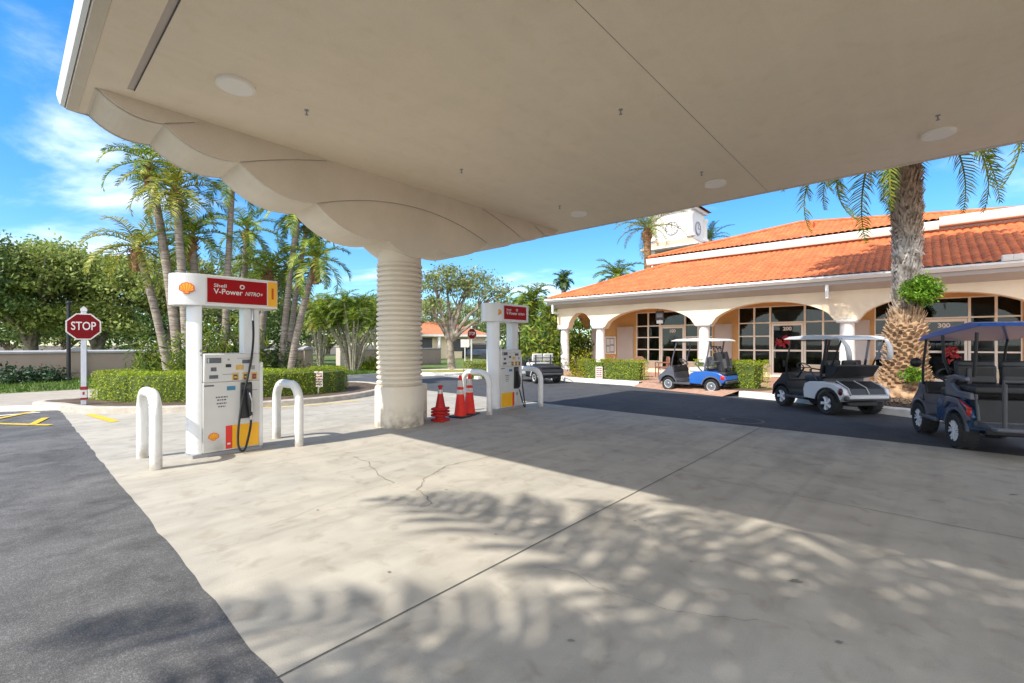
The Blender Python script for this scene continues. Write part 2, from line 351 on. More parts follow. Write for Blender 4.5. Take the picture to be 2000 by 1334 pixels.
# ---------------------------------------------------------------- camera, sun, sky
cam = bpy.data.cameras.new('camera'); co = bpy.data.objects.new('camera', cam); COL.objects.link(co); S.camera = co
cam.sensor_width = 36; cam.lens = 36*F_/2000; co.location = (0,0,H_); co.rotation_euler = (R(90),0,0)
cam.shift_y = (HY-667)/2000; cam.clip_end = 2000; cam.clip_start = .05
SUN_EL = R(48); sh = Vector((.785,.62)).normalized()
sl = bpy.data.lights.new('sun','SUN'); so = bpy.data.objects.new('sun', sl); COL.objects.link(so)
sl.energy = 2.75; sl.angle = R(.7); sl.color = (1,.95,.86)
d = Vector((sh.x*math.cos(SUN_EL), sh.y*math.cos(SUN_EL), -math.sin(SUN_EL)))
so.rotation_euler = d.to_track_quat('-Z','Y').to_euler(); so.location = (-20,-16,30)
W = bpy.data.worlds.new('World'); S.world = W; W.use_nodes = True; N = W.node_tree.nodes; K = W.node_tree.links
bg = N['Background']; sky = N.new('ShaderNodeTexSky'); sky.sky_type='NISHITA'; sky.sun_disc=False
sky.sun_elevation = SUN_EL; sky.sun_rotation = math.atan2(-sh.x, -sh.y); sky.air_density=1.0; sky.dust_density=.1; sky.ozone_density=2.2
hs = N.new('ShaderNodeHueSaturation'); hs.inputs['Saturation'].default_value=1.38; hs.inputs['Value'].default_value=.72; K.new(sky.outputs[0], hs.inputs['Color'])
tc = N.new('ShaderNodeTexCoord'); sp = N.new('ShaderNodeSeparateXYZ'); K.new(tc.outputs['Generated'], sp.inputs[0])
def mth(op, a, b=None):
    n = N.new('ShaderNodeMath'); n.operation = op
    for i,x in enumerate((a,b)):
        if x is None: continue
        if isinstance(x,(int,float)): n.inputs[i].default_value = x
        else: K.new(x, n.inputs[i])
    return n.outputs[0]
rear_cloud_fill = mth('MULTIPLY', mth('MAXIMUM', mth('MULTIPLY', sp.outputs['Y'], -1.0), 0.0), .62)  # extra unseen cloud behind the camera, added to brighten the fill light
zz = mth('ADD', mth('MAXIMUM', sp.outputs['Z'], 0.0), .16)
cb = N.new('ShaderNodeCombineXYZ'); K.new(mth('DIVIDE', sp.outputs['X'], zz), cb.inputs[0]); K.new(mth('DIVIDE', sp.outputs['Y'], zz), cb.inputs[1])
mp = N.new('ShaderNodeMapping'); mp.inputs['Location'].default_value=(6.07,10.09,0); mp.inputs['Scale'].default_value=(.8,1.15,1); K.new(cb.outputs[0], mp.inputs[0])
nz = N.new('ShaderNodeTexNoise'); nz.inputs['Scale'].default_value=1.15; nz.inputs['Detail'].default_value=9; nz.inputs['Roughness'].default_value=.56; nz.inputs['Distortion'].default_value=.35; K.new(mp.outputs[0], nz.inputs['Vector'])
rp = N.new('ShaderNodeValToRGB'); rp.color_ramp.interpolation='EASE'; rp.color_ramp.elements[0].position=.515; rp.color_ramp.elements[1].position=.88; rp.color_ramp.elements[1].color=(.8,.8,.8,1); K.new(mth('ADD', nz.outputs['Fac'], rear_cloud_fill), rp.inputs['Fac'])
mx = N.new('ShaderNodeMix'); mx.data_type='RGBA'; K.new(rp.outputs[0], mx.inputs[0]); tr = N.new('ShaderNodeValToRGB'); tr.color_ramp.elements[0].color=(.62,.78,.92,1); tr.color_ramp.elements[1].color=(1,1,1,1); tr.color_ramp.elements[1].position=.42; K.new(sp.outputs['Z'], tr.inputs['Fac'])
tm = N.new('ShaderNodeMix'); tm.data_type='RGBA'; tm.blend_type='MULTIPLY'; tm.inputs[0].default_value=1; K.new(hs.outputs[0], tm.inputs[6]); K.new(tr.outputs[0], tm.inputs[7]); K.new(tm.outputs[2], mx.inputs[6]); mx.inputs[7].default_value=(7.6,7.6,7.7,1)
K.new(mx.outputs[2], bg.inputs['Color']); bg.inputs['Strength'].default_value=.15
S.view_settings.view_transform='Standard'; S.view_settings.look='None'; S.view_settings.exposure=1.25; S.view_settings.gamma=1; S.view_settings.use_curve_mapping=False
S.cycles.use_denoising=True; S.cycles.max_bounces=8; S.cycles.diffuse_bounces=5; S.cycles.transparent_max_bounces=12
# ================================================================ SETTING
def sheet(name, pts, z, m, local=True):
    mb = MB(); mb.poly([(p[0],p[1],z) for p in pts])
    o = mb.build(name, m, fix=False)
    if local: o.location = (OX[0],OX[1],0); o.rotation_euler = (0,0,FR)
    # face up
    if o.data.polygons[0].normal.z < 0: o.data.flip_normals()
    return tag(o, kind='structure')
def circle(cx, cy, rx, ry, n=28, a0=0): return [(cx+rx*math.cos(2*PI*i/n+a0), cy+ry*math.sin(2*PI*i/n+a0)) for i in range(n)]
sheet('ground', circle(0,0,700,700,48), -.03, M['soil'], False)
sheet('lawn', [(-22,-60),(-14.3,-60),(-14.3,70),(-22,70)], -.004, M['grassbase'])
sheet('lawn', [(-60,-60),(-22,-60),(-22,70),(-60,70)], -.012, M['grassbase'])
sheet('asphalt_lot', [(-9.6,-60),(45,-60),(45,70),(-9.6,70)], -.004, M['newasphalt'])
sheet('road', [(-14.3,-60),(-9.3,-60),(-9.3,70),(-14.3,70)], .0, M['road'])
# ragged slab edge toward the left-hand lane
rr = random.Random(3)
edge = [(-9.5,-4.42)]
x = -9.2
while x < 28: edge.append((x, -4.36+rr.uniform(-.012,.012))); x += .22
slab = edge+[(28,4.45),(-9.5,4.45)]
sheet('concrete_slab', slab, .006, M['concrete'])
left_lane = [(-9.5,-40),(30,-40),(30,-4.2),(-9.5,-4.2)]
sheet('asphalt_lane', left_lane, .001, M['asphalt'])
def strip(name, pts, w, z, m, jit=0, seed=1, taper=False):
    r_ = random.Random(seed); q = [Vector((p[0],p[1])) for p in pts]
    if jit:
        out = []
        for a,b in zip(q[:-1],q[1:]):
            n = max(2,int((b-a).length/.06)); t = (b-a).normalized(); nn = Vector((-t.y,t.x)); off=0
            for i in range(n):
                off = off*.7+r_.gauss(0,jit); out.append(a.lerp(b,i/n)+nn*off*(1 if i else .3))
        out.append(q[-1]); q = out
    mb = MB(); k=len(q); vs=[]
    for i,p in enumerate(q):
        t = (q[min(i+1,k-1)]-q[max(i-1,0)]).normalized(); nn = Vector((-t.y,t.x))
        ww = w*(r_.uniform(.45,1.25) if jit else 1)*((1-i/(k)) if taper else 1)/2
        vs += [(p.x+nn.x*ww,p.y+nn.y*ww,z),(p.x-nn.x*ww,p.y-nn.y*ww,z)]
    mb.add(vs, [(2*i+1,2*i+3,2*i+2,2*i) for i in range(k-1)])
    o = mb.build(name, m, fix=False); return tag(o, kind='structure')
strip('slab_joint', [L(5.42,-4.36),L(5.42,4.44)], .0095, .011, M['joint'])
strip('slab_joint', [L(12.2,.35),L(5.45,.33)], .008, .011, M['crack'], .004, 5)
strip('slab_joint', [L(-.62,-4.3),L(-.62,4.4)], .008, .011, M['crack'])
cr = [[(690,893),(722,905),(738,930),(770,945)],[(770,945),(700,962),(640,985),(520,1030)],[(1000,880),(930,900),(870,912),(830,935),(812,958),(836,975)],
      [(812,962),(760,985),(690,1010),(600,1040)],[(836,973),(842,985),(820,992)],[(842,985),(856,990)],[(690,893),(640,890),(600,895)],[(1060,1110),(1110,1120),(1160,1150)],[(1160,1150),(1300,1195)],[(1300,1195),(1420,1210),(1480,1215)],[(640,1010),(560,1035),(380,1090)]]
for i,c in enumerate(cr): strip('pavement_crack', [G(*p) for p in c], .0085 if i in (2,0,4) else .0035, .0125+i*.0005, M['crack'], .011, 20+i)
for i,(px,py,a,b) in enumerate([(872,958,.016,.009),(1640,1258,.022,.013),(1555,1138,.045,.022),(968,1046,.016,.009),(1350,1100,.010,.009),(620,998,.012,.012),(1115,1255,.022,.009),(1980,968,.07,.02),(760,1120,.014,.01),(1240,1020,.012,.012)]):
    p = G(px,py); r_=random.Random(i); sheet('oil_spot', [(p.x+q[0]*r_.uniform(.45,1.3),p.y+q[1]*r_.uniform(.45,1.3)) for q in circle(0,0,a,b,14,i)], .0135, M['stain'], False)
for px,py,a in ((1390,816,.28),(1450,821,.42)):
    p=G(px,py); mb=MB(); mb.add([(p.x+q[0]*k,p.y+q[1]*k,.003) for k in (a,a*.86) for q in circle(0,0,1,1,28)],[(i,(i+1)%28,28+(i+1)%28,28+i) for i in range(28)]); tag(mb.build('manhole_ring',M['ringgrey'],fix=False),kind='structure')
# painted lines
def paint(name, a, b, w, m, z=.012): return strip(name, [G(*a),G(*b)], w, z, m)
paint('painted_line', (-60,827),(99,831),.12,M['paintyellow']); paint('painted_line',(-40,826),(70,804),.12,M['paintyellow'],.016); paint('painted_line',(61,831),(89,817),.12,M['paintyellow'],.016)
paint('painted_line', (-60,818),(78,806),.14,M['curbwhite'],.013)
sheet('painted_arrow', [G(*p) for p in ((166,811),(182,809),(234,823),(216,826))], .012, M['paintyellow'], False)
strip('painted_line', [L(-4.9,-1.6),L(-4.15,-.2),L(-4.05,1.4)], .16, .012, M['paintworn'])
# wheel stop
mb = MB().prism([(-.11,0),(.11,0),(.08,.12),(-.08,.12)],'x',-.95,.95)
w_ = G(30,803); o = mb.build('wheel_stop', M['curbwhite'], bevel=.015, loc=(w_.x,w_.y,0), rot=R(12)); tag(o,'white concrete wheel stop lying on the asphalt beside yellow hatching','wheel stop')
# kerbs -------------------------------------------------------------
def kerb(name, pts, w=.16, h=.15, m=None, closed=False, z0=0):
    q = [Vector((p[0],p[1])) for p in pts]; k=len(q); mb=MB(); vs=[]
    for i,p in enumerate(q):
        a = q[(i-1)%k] if (closed or i>0) else p; b = q[(i+1)%k] if (closed or i<k-1) else p
        t=(b-a).normalized(); nn=Vector((-t.y,t.x))
        for dx,z in ((-w/2-.015,z0-.02),(-w/2,z0+h-.02),(-w/2+.02,z0+h),(w/2-.02,z0+h),(w/2,z0+h-.02),(w/2+.015,z0-.02)):
            vs.append((p.x+nn.x*dx,p.y+nn.y*dx,z))
    fs=[]
    for i in range(k if closed else k-1):
        j=(i+1)%k
        for c in range(5): fs.append((i*6+c,i*6+c+1,j*6+c+1,j*6+c))
    if not closed: fs += [(0,1,2,3,4,5),tuple((k-1)*6+c for c in range(5,-1,-1))]
    mb.add(vs,fs); return tag(mb.build(name, m or M['curb'], smooth=True), kind='structure')
def smooth_poly(pts, n=6, closed=True):
    q=[Vector((p[0],p[1])) for p in pts]; k=len(q); out=[]
    for i in range(k if closed else k-1):
        p0=q[(i-1)%k] if closed or i>0 else q[i]; p1=q[i]; p2=q[(i+1)%k]; p3=q[(i+2)%k] if closed or i<k-2 else p2
        for j in range(n):
            t=j/n; out.append(.5*((2*p1)+(-p0+p2)*t+(2*p0-5*p1+4*p2-p3)*t*t+(-p0+3*p1-3*p2+p3)*t**3))
    if not closed: out.append(q[-1])
    return out
isl = smooth_poly([L(-9.3,-4.35),L(-7.9,-4.3),L(-6.55,-3.8),L(-5.2,-2.4),L(-4.7,-.85),L(-4.55,.8),L(-5.0,2.2),L(-6.2,3.6),L(-8.2,4.0),L(-9.2,3.0),L(-9.3,0)],6)
kerb('island_kerb', isl, .22, .15, closed=True)
sheet('island_bed', [(p.x,p.y) for p in isl], .13, M['mulch'], False)
ti = circle(*G(880,729)[:2],2.3,1.7,24); kerb('island_kerb', ti, .2, .14, M['curbwhite'], True); sheet('island_bed', ti, .125, M['drygrass'], False)
cen=[L(-9.6,9.2),L(-7.4,9.2),L(-7.2,12),L(-9.4,12)]; kerb('island_kerb', cen,.2,.14,M['curbwhite'],True); sheet('island_bed',[(p.x,p.y) for p in cen],.125,M['drygrass'],False)
# sidewalk before the shops
walk = [(-9,13.0),(-3.6,11.05),(.75,11.1),(3.7,9.85),(5.2,9.5),(7.6,8.15),(9.5,7.4),(30,7.4),(30,30),(-9,30)]
sheet('sidewalk', walk, .15, M['brick'])
kerb('sidewalk_kerb', [L(*p) for p in [(-9,13.0),(-3.6,11.05),(-.35,11.1)]], .3, .16, M['curbwhite'])
kerb('sidewalk_kerb', [L(*p) for p in [(3.6,9.85),(5.2,9.45),(7.6,8.1),(9.5,7.35),(30,7.35)]], .3, .16, M['curbwhite'])
mb = MB(); mb.poly([L(-.2,11.1,.155),L(3.5,9.9,.155),L(3.2,9.3,.008),L(-.4,10.5,.008)]); tag(mb.build('kerb_ramp', M['brick']),kind='structure')
bed = circle(7.6,10.1,2.6,1.75,22); sheet('planting_bed', bed, .165, M['mulch'])
sheet('planting_bed', [(-3.3,11.3),(-.6,11.3),(-.6,12.4),(-3.3,12.4)], .156, M['mulch'])
sheet('planting_bed', circle(3.5,11.0,.7,.9,16), .156, M['mulch'])
# ================================================================ CANOPY
ZS = 4.62
can = empty('fuel_canopy', (OX[0],OX[1],0), FR, 'large cream stucco canopy on a ribbed column with scalloped beam', 'canopy')
XE = 11.4; Y0_, Y1_ = -4.6, 4.84
mb = MB().box(-.47, XE, Y0_, -4.27, ZS, ZS+.2).box(-.47, XE, -4.20, Y1_, ZS, ZS+.2).box(-.47,.72,-4.27,-4.20,ZS,ZS+.2)
mb.build('soffit', M['soffit'], can)
MB().box(.72, XE-.8, -4.27, -4.20, ZS+.012, ZS+.06).build('vent_strip', M['pilaster'], can)
mb = MB().box(5.438,5.443,-4.18,4.8,ZS-.002,ZS+.01); mb.build('soffit_joint', M['stain'], can)
MB().box(.72,XE-.8,-4.205,-4.197,ZS-.003,ZS+.02).build('vent_edge', M['dark'], can)
# eaves: sloped cornice and white gutter all round
def ring(mb, prof):                       # prof = (outward, z) swept round the rectangle
    c = [(-.47,Y0_),(XE,Y0_),(XE,Y1_),(-.47,Y1_)]; sg=[(-1,-1),(1,-1),(1,1),(-1,1)]
    vs=[]; n=len(prof)
    for (x,y),(a,b) in zip(c,sg): vs += [(x+a*o*(0 if a<0 else 1),y+b*o,z) for o,z in prof]
    fs=[]
    for i in range(4):
        j=(i+1)%4
        for k in range(n-1): fs.append((i*n+k,i*n+k+1,j*n+k+1,j*n+k))
    return mb.add(vs,fs)
cor = ring(MB(), [(0,ZS+.002),(.012,ZS-.012),(.11,ZS-.004),(.125,ZS+.03),(.125,ZS+.1)]); cor.build('cornice', M['stucco'], can)
ring(MB(), [(.128,ZS+.012),(.165,ZS+.03),(.185,ZS+.085),(.20,ZS+.15),(.20,ZS+.17),(.17,ZS+.17),(.13,ZS+.16)]).build('gutter', M['white'], can)
mb = MB(); e=.17
a,b,c,d_ = (-.47,Y0_-e,ZS+.17),(XE+e,Y0_-e,ZS+.17),(XE+e,Y1_+e,ZS+.17),(-.47,Y1_+e,ZS+.17); r1,r2=(4.3,.17,5.9),(6.8,.17,5.9)
mb.add([a,b,c,d_,r1,r2],[(0,1,5,4),(1,2,5),(2,3,4,5),(3,0,4)]); mb.build('roof', M['terracotta'], can)
# beam: scalloped plate, each course of scallops a little proud of the one below
cus = [(4.56,4.615),(3.93,4.43),(3.05,4.20),(1.93,3.87),(.60,3.50)]
def scal(seq):
    out=[]
    for (y0,z0),(y1,z1) in zip(seq[:-1],seq[1:]):
        ch=math.hypot(y1-y0,z1-z0); s_=.135*ch
        ny,nz_ = (z1-z0)/ch, -(y1-y0)/ch
        if nz_>0: ny,nz_=-ny,-nz_
        for i in range(10):
            t=i/10; b_=4*t*(1-t)*s_; out.append((y0+(y1-y0)*t+ny*b_, z0+(z1-z0)*t+nz_*b_))
    return out
CY=.06
lft=[(-y,z) for y,z in cus]; rgt=[(y,z) for y,z in cus[::-1]]
bowl=[(-.60+1.2*i/14, 3.50-.24*math.sin(PI*i/14)**.9) for i in range(14)]
outl = scal(lft)+bowl+scal(rgt)+[(4.56,4.615),(4.64,4.63),(4.64,4.72),(-4.64,4.72),(-4.64,4.63)]
def beam(xc):
    par = MB().prism([(y+CY,z) for y,z in outl],'x',xc-.44,xc+.44).build('scalloped_beam', M['stucco'], can)
    for k,(hw,rise,z0,pr) in enumerate(((1.93,.36,3.87,.018),(3.05,.60,4.20,.034),(3.93,.8,4.43,.05))):
        n_=[(-y,z) for y,z in cus[:4-k]]
        arch=[]
        for i in range(25):
            y=-hw+2*hw*i/24; z=z0+rise*(1-(y/hw)**2); arch.append((y,min(z,4.70)))
        pts = (scal(n_) if len(n_)>1 else [])+arch+(scal([(-y,z) for y,z in n_[::-1]])[1:] if len(n_)>1 else [])+[(4.56,4.615),(4.64,4.63),(4.64,4.71),(-4.64,4.71),(-4.64,4.63)]
        for sgn in (1,-1):
            a0=xc+sgn*(.43); a1=xc+sgn*(.44+pr)
            bc_=MB().prism([(y+CY,z) for y,z in pts],'x',min(a0,a1),max(a0,a1)).build('beam_course', M['stucco'], par)
            if sgn>0:
                vis=[(y,z) for y,z in arch if z<4.60]; h_=len(vis)//2; gp_=[vis] if len(vis)==len(arch) else [[q for q in vis if q[0]<0],[q for q in vis if q[0]>0]]
                for g_ in gp_:
                    if len(g_)>1: MB().tube([(a1-.004,y+CY,z) for y,z in g_],.0055,6).build('reveal_line', M['joint2'], par)
    return par
beam(0); beam(XE-.9)
prof=[(.475,0),(.475,.75),(.462,.785),(.44,.79)]
nr=25; z=.80; dz=(3.17-.80)/nr
for i in range(nr):
    prof += [(.398,z),(.398,z+dz*.20)]
    for t in range(7):
        q=t/6; prof.append((.412+.032*math.sin(PI*q)**.6, z+dz*(.20+.80*q)))
    z+=dz
prof += [(.418,3.175),(.418,3.62)]
for xc in (0,XE-.9):
    c_=MB().lathe(prof[3:],48,(xc,0,0)).build('column', M['stucco'], can, smooth=True)
    MB().lathe([(.475,0),(.475,.755),(.458,.785),(.40,.79)],48,(xc,0,0)).build('column_base', M['stucco'], c_, smooth=True)
for x,y in ((1.78,-3.44),(7.88,3.69),(4.83,3.66),(1.82,3.61),(4.83,-3.44),(7.88,-3.44)):
    r_=.20 if y<0 else .19
    o=MB().lathe([(r_,0),(r_,-.038),(r_-.012,-.046),(r_-.016,-.042)],36,(x,y,ZS+.001),cap=False).build('ceiling_light', M['disc'], can, smooth=True)
    MB().lathe([(r_-.018,-.03),(r_-.018,-.043)],36,(x,y,ZS)).build('diffuser', M['disc'], o)
for x,y in ((1.8,-2.63),(4.82,.07),(7.86,3.01),(1.79,.04),(4.83,2.94),(1.82,2.87)):
    MB().lathe([(.028,0),(.028,-.006),(.008,-.008),(.008,-.055),(.022,-.058),(.022,-.062)],12,(x,y,ZS)).build('sprinkler_head', M['grey'], can)
# ================================================================ PUMPS
def shell_poly(s=1, bump=.05):
    pts=[]; n=7
    for i in range(n*5+1):
        t=i/(n*5); a=R(208)-R(236)*t
        r_=1+bump*abs(math.sin(PI*n*t))-.05
        pts.append((math.cos(a)*1.08*r_*s, (math.sin(a)*.92*r_+.0)*s))
    pts += [(.42*s,-.62*s),(.38*s,-.86*s),(-.38*s,-.86*s),(-.42*s,-.62*s)]
    return pts
def emblem(parent, mtx, sz):
    mb=MB(); mb.M=mtx
    mb.prism([(u*sz,w*sz) for u,w in shell_poly(1)],'y',-.002,.002); mb.mi=1
    mb.prism([(u*sz,(w+.01)*sz) for u,w in shell_poly(.86)],'y',-.004,0); mb.mi=0
    for i in range(1,7):
        a=R(208)-R(236)*i/7; mb.M=mtx
        u,w=math.cos(a)*.86*sz, math.sin(a)*.74*sz; b0=(.22*math.cos(a)*sz,-.62*sz); t=Vector((u-b0[0],w-b0[1])).normalized(); k=.022*sz
        mb.add([(b0[0]-t.y*k,-.0052,b0[1]+t.x*k),(b0[0]+t.y*k,-.0052,b0[1]-t.x*k),(u+t.y*k*1.6,-.0052,w-t.x*k*1.6),(u-t.y*k*1.6,-.0052,w+t.x*k*1.6)],[(0,1,2,3)])
    return mb.build('emblem',[M['bandred'],M['yellow']],parent)
def dee(u0,u1,bul,dep,n=10):             # plan outline with one bulging end (left)
    return [(u1,-dep),(u1,dep)]+[(u0-bul*math.sin(PI*i/n), dep*math.cos(PI*i/n)) for i in range(n+1)]
def make_pump(y, mirrored, label):
    o = empty('fuel_pump', L(0,y,.004), FR+R(90), label, 'fuel pump', 'fuel pumps under the canopy')
    D=.235
    # here +x runs along the island, -y faces the forecourt
    MB().box(-.50,.39,-D+.03,D-.03,0,.05).build('plinth', M['grey'], o)
    MB().prism(dee(-.40,-.385,.125,.20),'z',.05,2.16).build('post', M['pumpwhite'], o, bevel=.008)
    for j,(zz_,s_) in enumerate(((1.5,.02),(1.44,.012))): 
        MB().lathe([(s_,0),(s_,-.01)],10,(-.40,-.2,zz_),'y').build('post_lock', M['grey'], o)
    rp_=MB().prism([(.17,-.10),(.38,-.10),(.40,-.08),(.40,.10),(.17,.10)],'z',1.3,2.16).build('post', M['pumpwhite'], o, bevel=.01)
    MB().box(.345,.40,-D+.012,.2,.05,1.32).build('post', M['pumpwhite'], o, bevel=.006)
    cab=MB().box(-.383,.343,-D+.005,D,.06,1.05).build('cabinet', M['pumppanel'], o, bevel=.006)
    hd=MB().box(-.38,.343,-D-.012,D,1.053,1.46).build('display_head', M['pumppanel'], o, bevel=.015)
    Fy=-D-.0125
    def plate(u0,u1,z0,z1,m,nm,par,t=.006): return MB().box(u0,u1,Fy-t,Fy+.002,z0,z1).build(nm,m,par,bevel=.002)
    for u0,u1,z0,z1,m,nm in ((-.345,-.165,1.325,1.40,'screen','price_display'),(-.295,-.225,1.21,1.265,'screen','card_reader'),(-.315,-.205,1.105,1.155,'screen','keypad'),
        (-.11,-.04,1.26,1.305,'black','card_slot'),(-.085,-.06,1.36,1.385,'grey','camera_lens'),(.105,.235,1.31,1.365,'screen','price_display'),
        (.02,.12,1.22,1.29,'key','grade_panel'),(.225,.275,1.215,1.275,'grey','grade_panel'),(-.15,0,1.155,1.163,'grey','label_strip'),(.04,.27,1.385,1.391,'grey','label_strip')):
        plate(u0,u1,z0,z1,M[m],nm,hd)
    MB().box(-.335,-.315,Fy-.0075,Fy,1.332,1.393).build('display_bezel',M['lightgrey'],hd)
    for u in (.015,.15,.265):
        k_=plate(u-.042,u+.042,1.065,1.175,M['key'],'grade_button',hd)
        MB().box(u-.026,u+.026,Fy-.012,Fy-.004,1.075,1.15).build('button_cap',M['dark'],k_,bevel=.006)
        MB().box(u-.018,u+.018,Fy-.0135,Fy-.011,1.10,1.125).build('button_mark',M['key'] if u<.2 else M['bandred'],k_)
    Fy=-D+.0045
    def decal(u0,u1,z0,z1,m,nm,t=.003): return MB().box(u0,u1,Fy-t,Fy+.001,z0,z1).build(nm,m,cab)
    if not mirrored:
        decal(-.105,-.02,.06+.02,.415,M['bandred'],'red_band'); decal(-.02,.335,.08,.415,M['yellow'],'yellow_band')
        emblem(cab, Matrix.Translation((-.255,Fy-.002,.28)), .062)
        decal(-.085,-.045,.14,.165,M['signwhite'],'sticker',.005)
    else:
        decal(-.37,.03,.08,.415,M['yellow'],'yellow_band'); decal(.03,.10,.08,.415,M['bandred'],'red_band')
        MB().lathe([(.045,0),(.045,-.004)],20,(.2,Fy,.37),'y').build('round_label',M['grey'],cab)
    decal(-.09,.02,.925,.985,M['plaque'],'blue_label',.004); decal(-.37,-.25,.995,1.015,M['print'],'serial_label')
    decal(.25,.315,.90,.915,M['grey'],'label_strip')
    r_=random.Random(5)
    for i,(w_,z_) in enumerate(((.15,.835),(.115,.795),(.125,.745),(.09,.70))):
        q=-w_/2
        while q<w_/2:
            l_=r_.uniform(.012,.03); decal(-.155+q,-.155+min(q+l_,w_/2),z_-.009,z_+.009,M['print'],'printed_notice',.002); q+=l_+.008
    # holster, nozzle, hose
    hol=MB().prism([(.075,.50),(.245,.50),(.235,1.03),(.085,1.03)],'y',Fy-.035,Fy+.001).build('nozzle_holster',M['black'],cab,bevel=.012)
    MB().box(.10,.215,Fy-.05,Fy-.034,.93,1.0).build('holster_cap',M['dark'],hol,bevel=.006)
    noz=MB().tube([(.165,Fy-.06,.93),(.175,Fy-.085,.82),(.185,Fy-.09,.70),(.195,Fy-.085,.58),(.2,Fy-.08,.48)],[.02,.03,.032,.024,.016],10).build('nozzle',M['black'],o,smooth=True)
    MB().tube([(.17,Fy-.115,.88),(.2,Fy-.135,.75),(.205,Fy-.12,.60)],[.012,.013,.012],8).build('nozzle_lever',M['metal'],noz,smooth=True)
    MB().tube([(.198,Fy-.083,.545),(.202,Fy-.08,.47)],.021,10).build('hose_collar',M['metal'],noz,smooth=True)
    if not mirrored:
        P_=[(.285,-.12,2.13),(.28,-.16,1.95),(.255,-.25,1.70),(.215,-.30,1.40),(.165,-.315,1.15),(.115,-.315,.92),(.07,-.32,.68),(.035,-.325,.42),(.02,-.34,.2),(.03,-.36,.09),(.065,-.365,.045),(.11,-.36,.07),(.155,-.345,.22),(.19,-.33,.38),(.201,-.316,.48)]
    else:
        P_=[(.41,-.05,2.13),(.425,-.1,1.9),(.43,-.12,1.5),(.43,-.14,1.1),(.42,-.18,.8),(.40,-.25,.5),(.38,-.32,.2),(.35,-.37,.06),(.30,-.38,.05),(.25,-.36,.2),(.215,-.33,.38),(.2,-.316,.48)]
    P2=[]
    for i in range(len(P_)-1):
        p0=Vector(P_[max(i-1,0)]);p1=Vector(P_[i]);p2=Vector(P_[i+1]);p3=Vector(P_[min(i+2,len(P_)-1)])
        for j in range(5):
            t=j/5; P2.append(.5*((2*p1)+(-p0+p2)*t+(2*p0-5*p1+4*p2-p3)*t*t+(-p0+3*p1-3*p2+p3)*t**3))
    P2.append(Vector(P_[-1])); ho=MB().tube(P2,.0155,10).build('hose',M['rubber'],o,smooth=True)
    MB().tube([P_[0],P_[1]],.019,10).build('hose_swivel',M['metal'],ho,smooth=True)
    # sign box
    SD=.27; sg=MB().prism(dee(-.36,.59,.37,SD,16),'z',2.135,2.57).build('sign_box',M['pumpwhite'],o,smooth=True,bevel=.006)
    if mirrored:
        u0,u1=-.32,.50
        MB().box(u0-.04,.585,-SD-.007,-SD+.01,2.165,2.545).build('sign_border',M['signwhite'],sg)
        fc=MB().box(u0,u1,-SD-.010,-SD,2.195,2.52).build('sign_face',M['red'],sg)
        emblem(sg, Matrix.Translation((-.50,-.243,2.35))@Matrix.Rotation(R(-28),4,'Z'), .085)
    else:
        u0,u1=-.345,.435
        MB().box(u0-.02,.588,-SD-.005,-SD+.01,2.165,2.55).build('sign_border',M['signwhite'],sg)
        fc=MB().box(u0,u1,-SD-.009,-SD,2.185,2.525).build('sign_face',M['red'],sg)
        nb=MB().box(.45,.582,-SD-.009,-SD,2.17,2.545).build('number_plate',M['yellow'],sg)
        text('1',.24,M['orange'],nb,(.516,-SD-.0105,2.355),bold=.003,name='pump_number')
        emblem(sg, Matrix.Translation((-.575,-.238,2.36))@Matrix.Rotation(R(-30),4,'Z'), .088)
    sy=-SD-.0115
    fw_=u1-u0
    text('Shell',.066,M['signwhite'],fc,(u0+.10*fw_,sy,2.425),bold=.0008,align='LEFT',width=.20*fw_)
    text('V-Power',.108,M['signwhite'],fc,(u0+.10*fw_,sy,2.342),bold=.0015,align='LEFT',width=.475*fw_)
    text('NITRO+',.078,M['signwhite'],fc,(u0+.61*fw_,sy,2.335),bold=.0008,shear=.3,align='LEFT',width=.31*fw_)
    MB().tube([(u0+.565*fw_+.026*math.cos(q),sy,2.43+.026*math.sin(q)) for q in [2*PI*i/16 for i in range(16)]],.0085,6,closed=True).build('ring_mark',M['signwhite'],fc)
    return o
make_pump(-3.0, False, 'white fuel pump with yellow number 1 plate, nearer the asphalt lane')
make_pump(3.06, True, 'white fuel pump behind the upright orange cones with round grey label')
# ================================================================ HOOPS
def hoop(y, label, hw=.44, xo=.02):
    pts=[(-hw,0,0),(-hw,0,.68)]+[(-hw+.27-.27*math.cos(PI/2*i/7),0,.68+.27*math.sin(PI/2*i/7)) for i in range(1,8)]+[(hw-.27+.27*math.sin(PI/2*i/7),0,.68+.27*math.cos(PI/2*i/7)) for i in range(0,8)]+[(hw,0,.68),(hw,0,0)]
    q=[pts[0]]
    for p in pts[1:]:
        if (Vector(p)-Vector(q[-1])).length>1e-4: q.append(p)
    o=MB().tube(q,.066,16).build('hoop_bollard',M['bollard'],smooth=True,loc=L(xo,y,.004),rot=FR)
    return tag(o,label,'bollard','white hoop bollards guarding the pumps')
hoop(-3.95,'white tubular hoop guard beside the asphalt lane')
hoop(-2.16,'white tubular hoop guard between pump number 1 and the ribbed column')
hoop(2.06,'white tubular hoop guard directly behind the upright orange cones')
hoop(3.92,'white tubular hoop guard in front of the white and black parked cart')
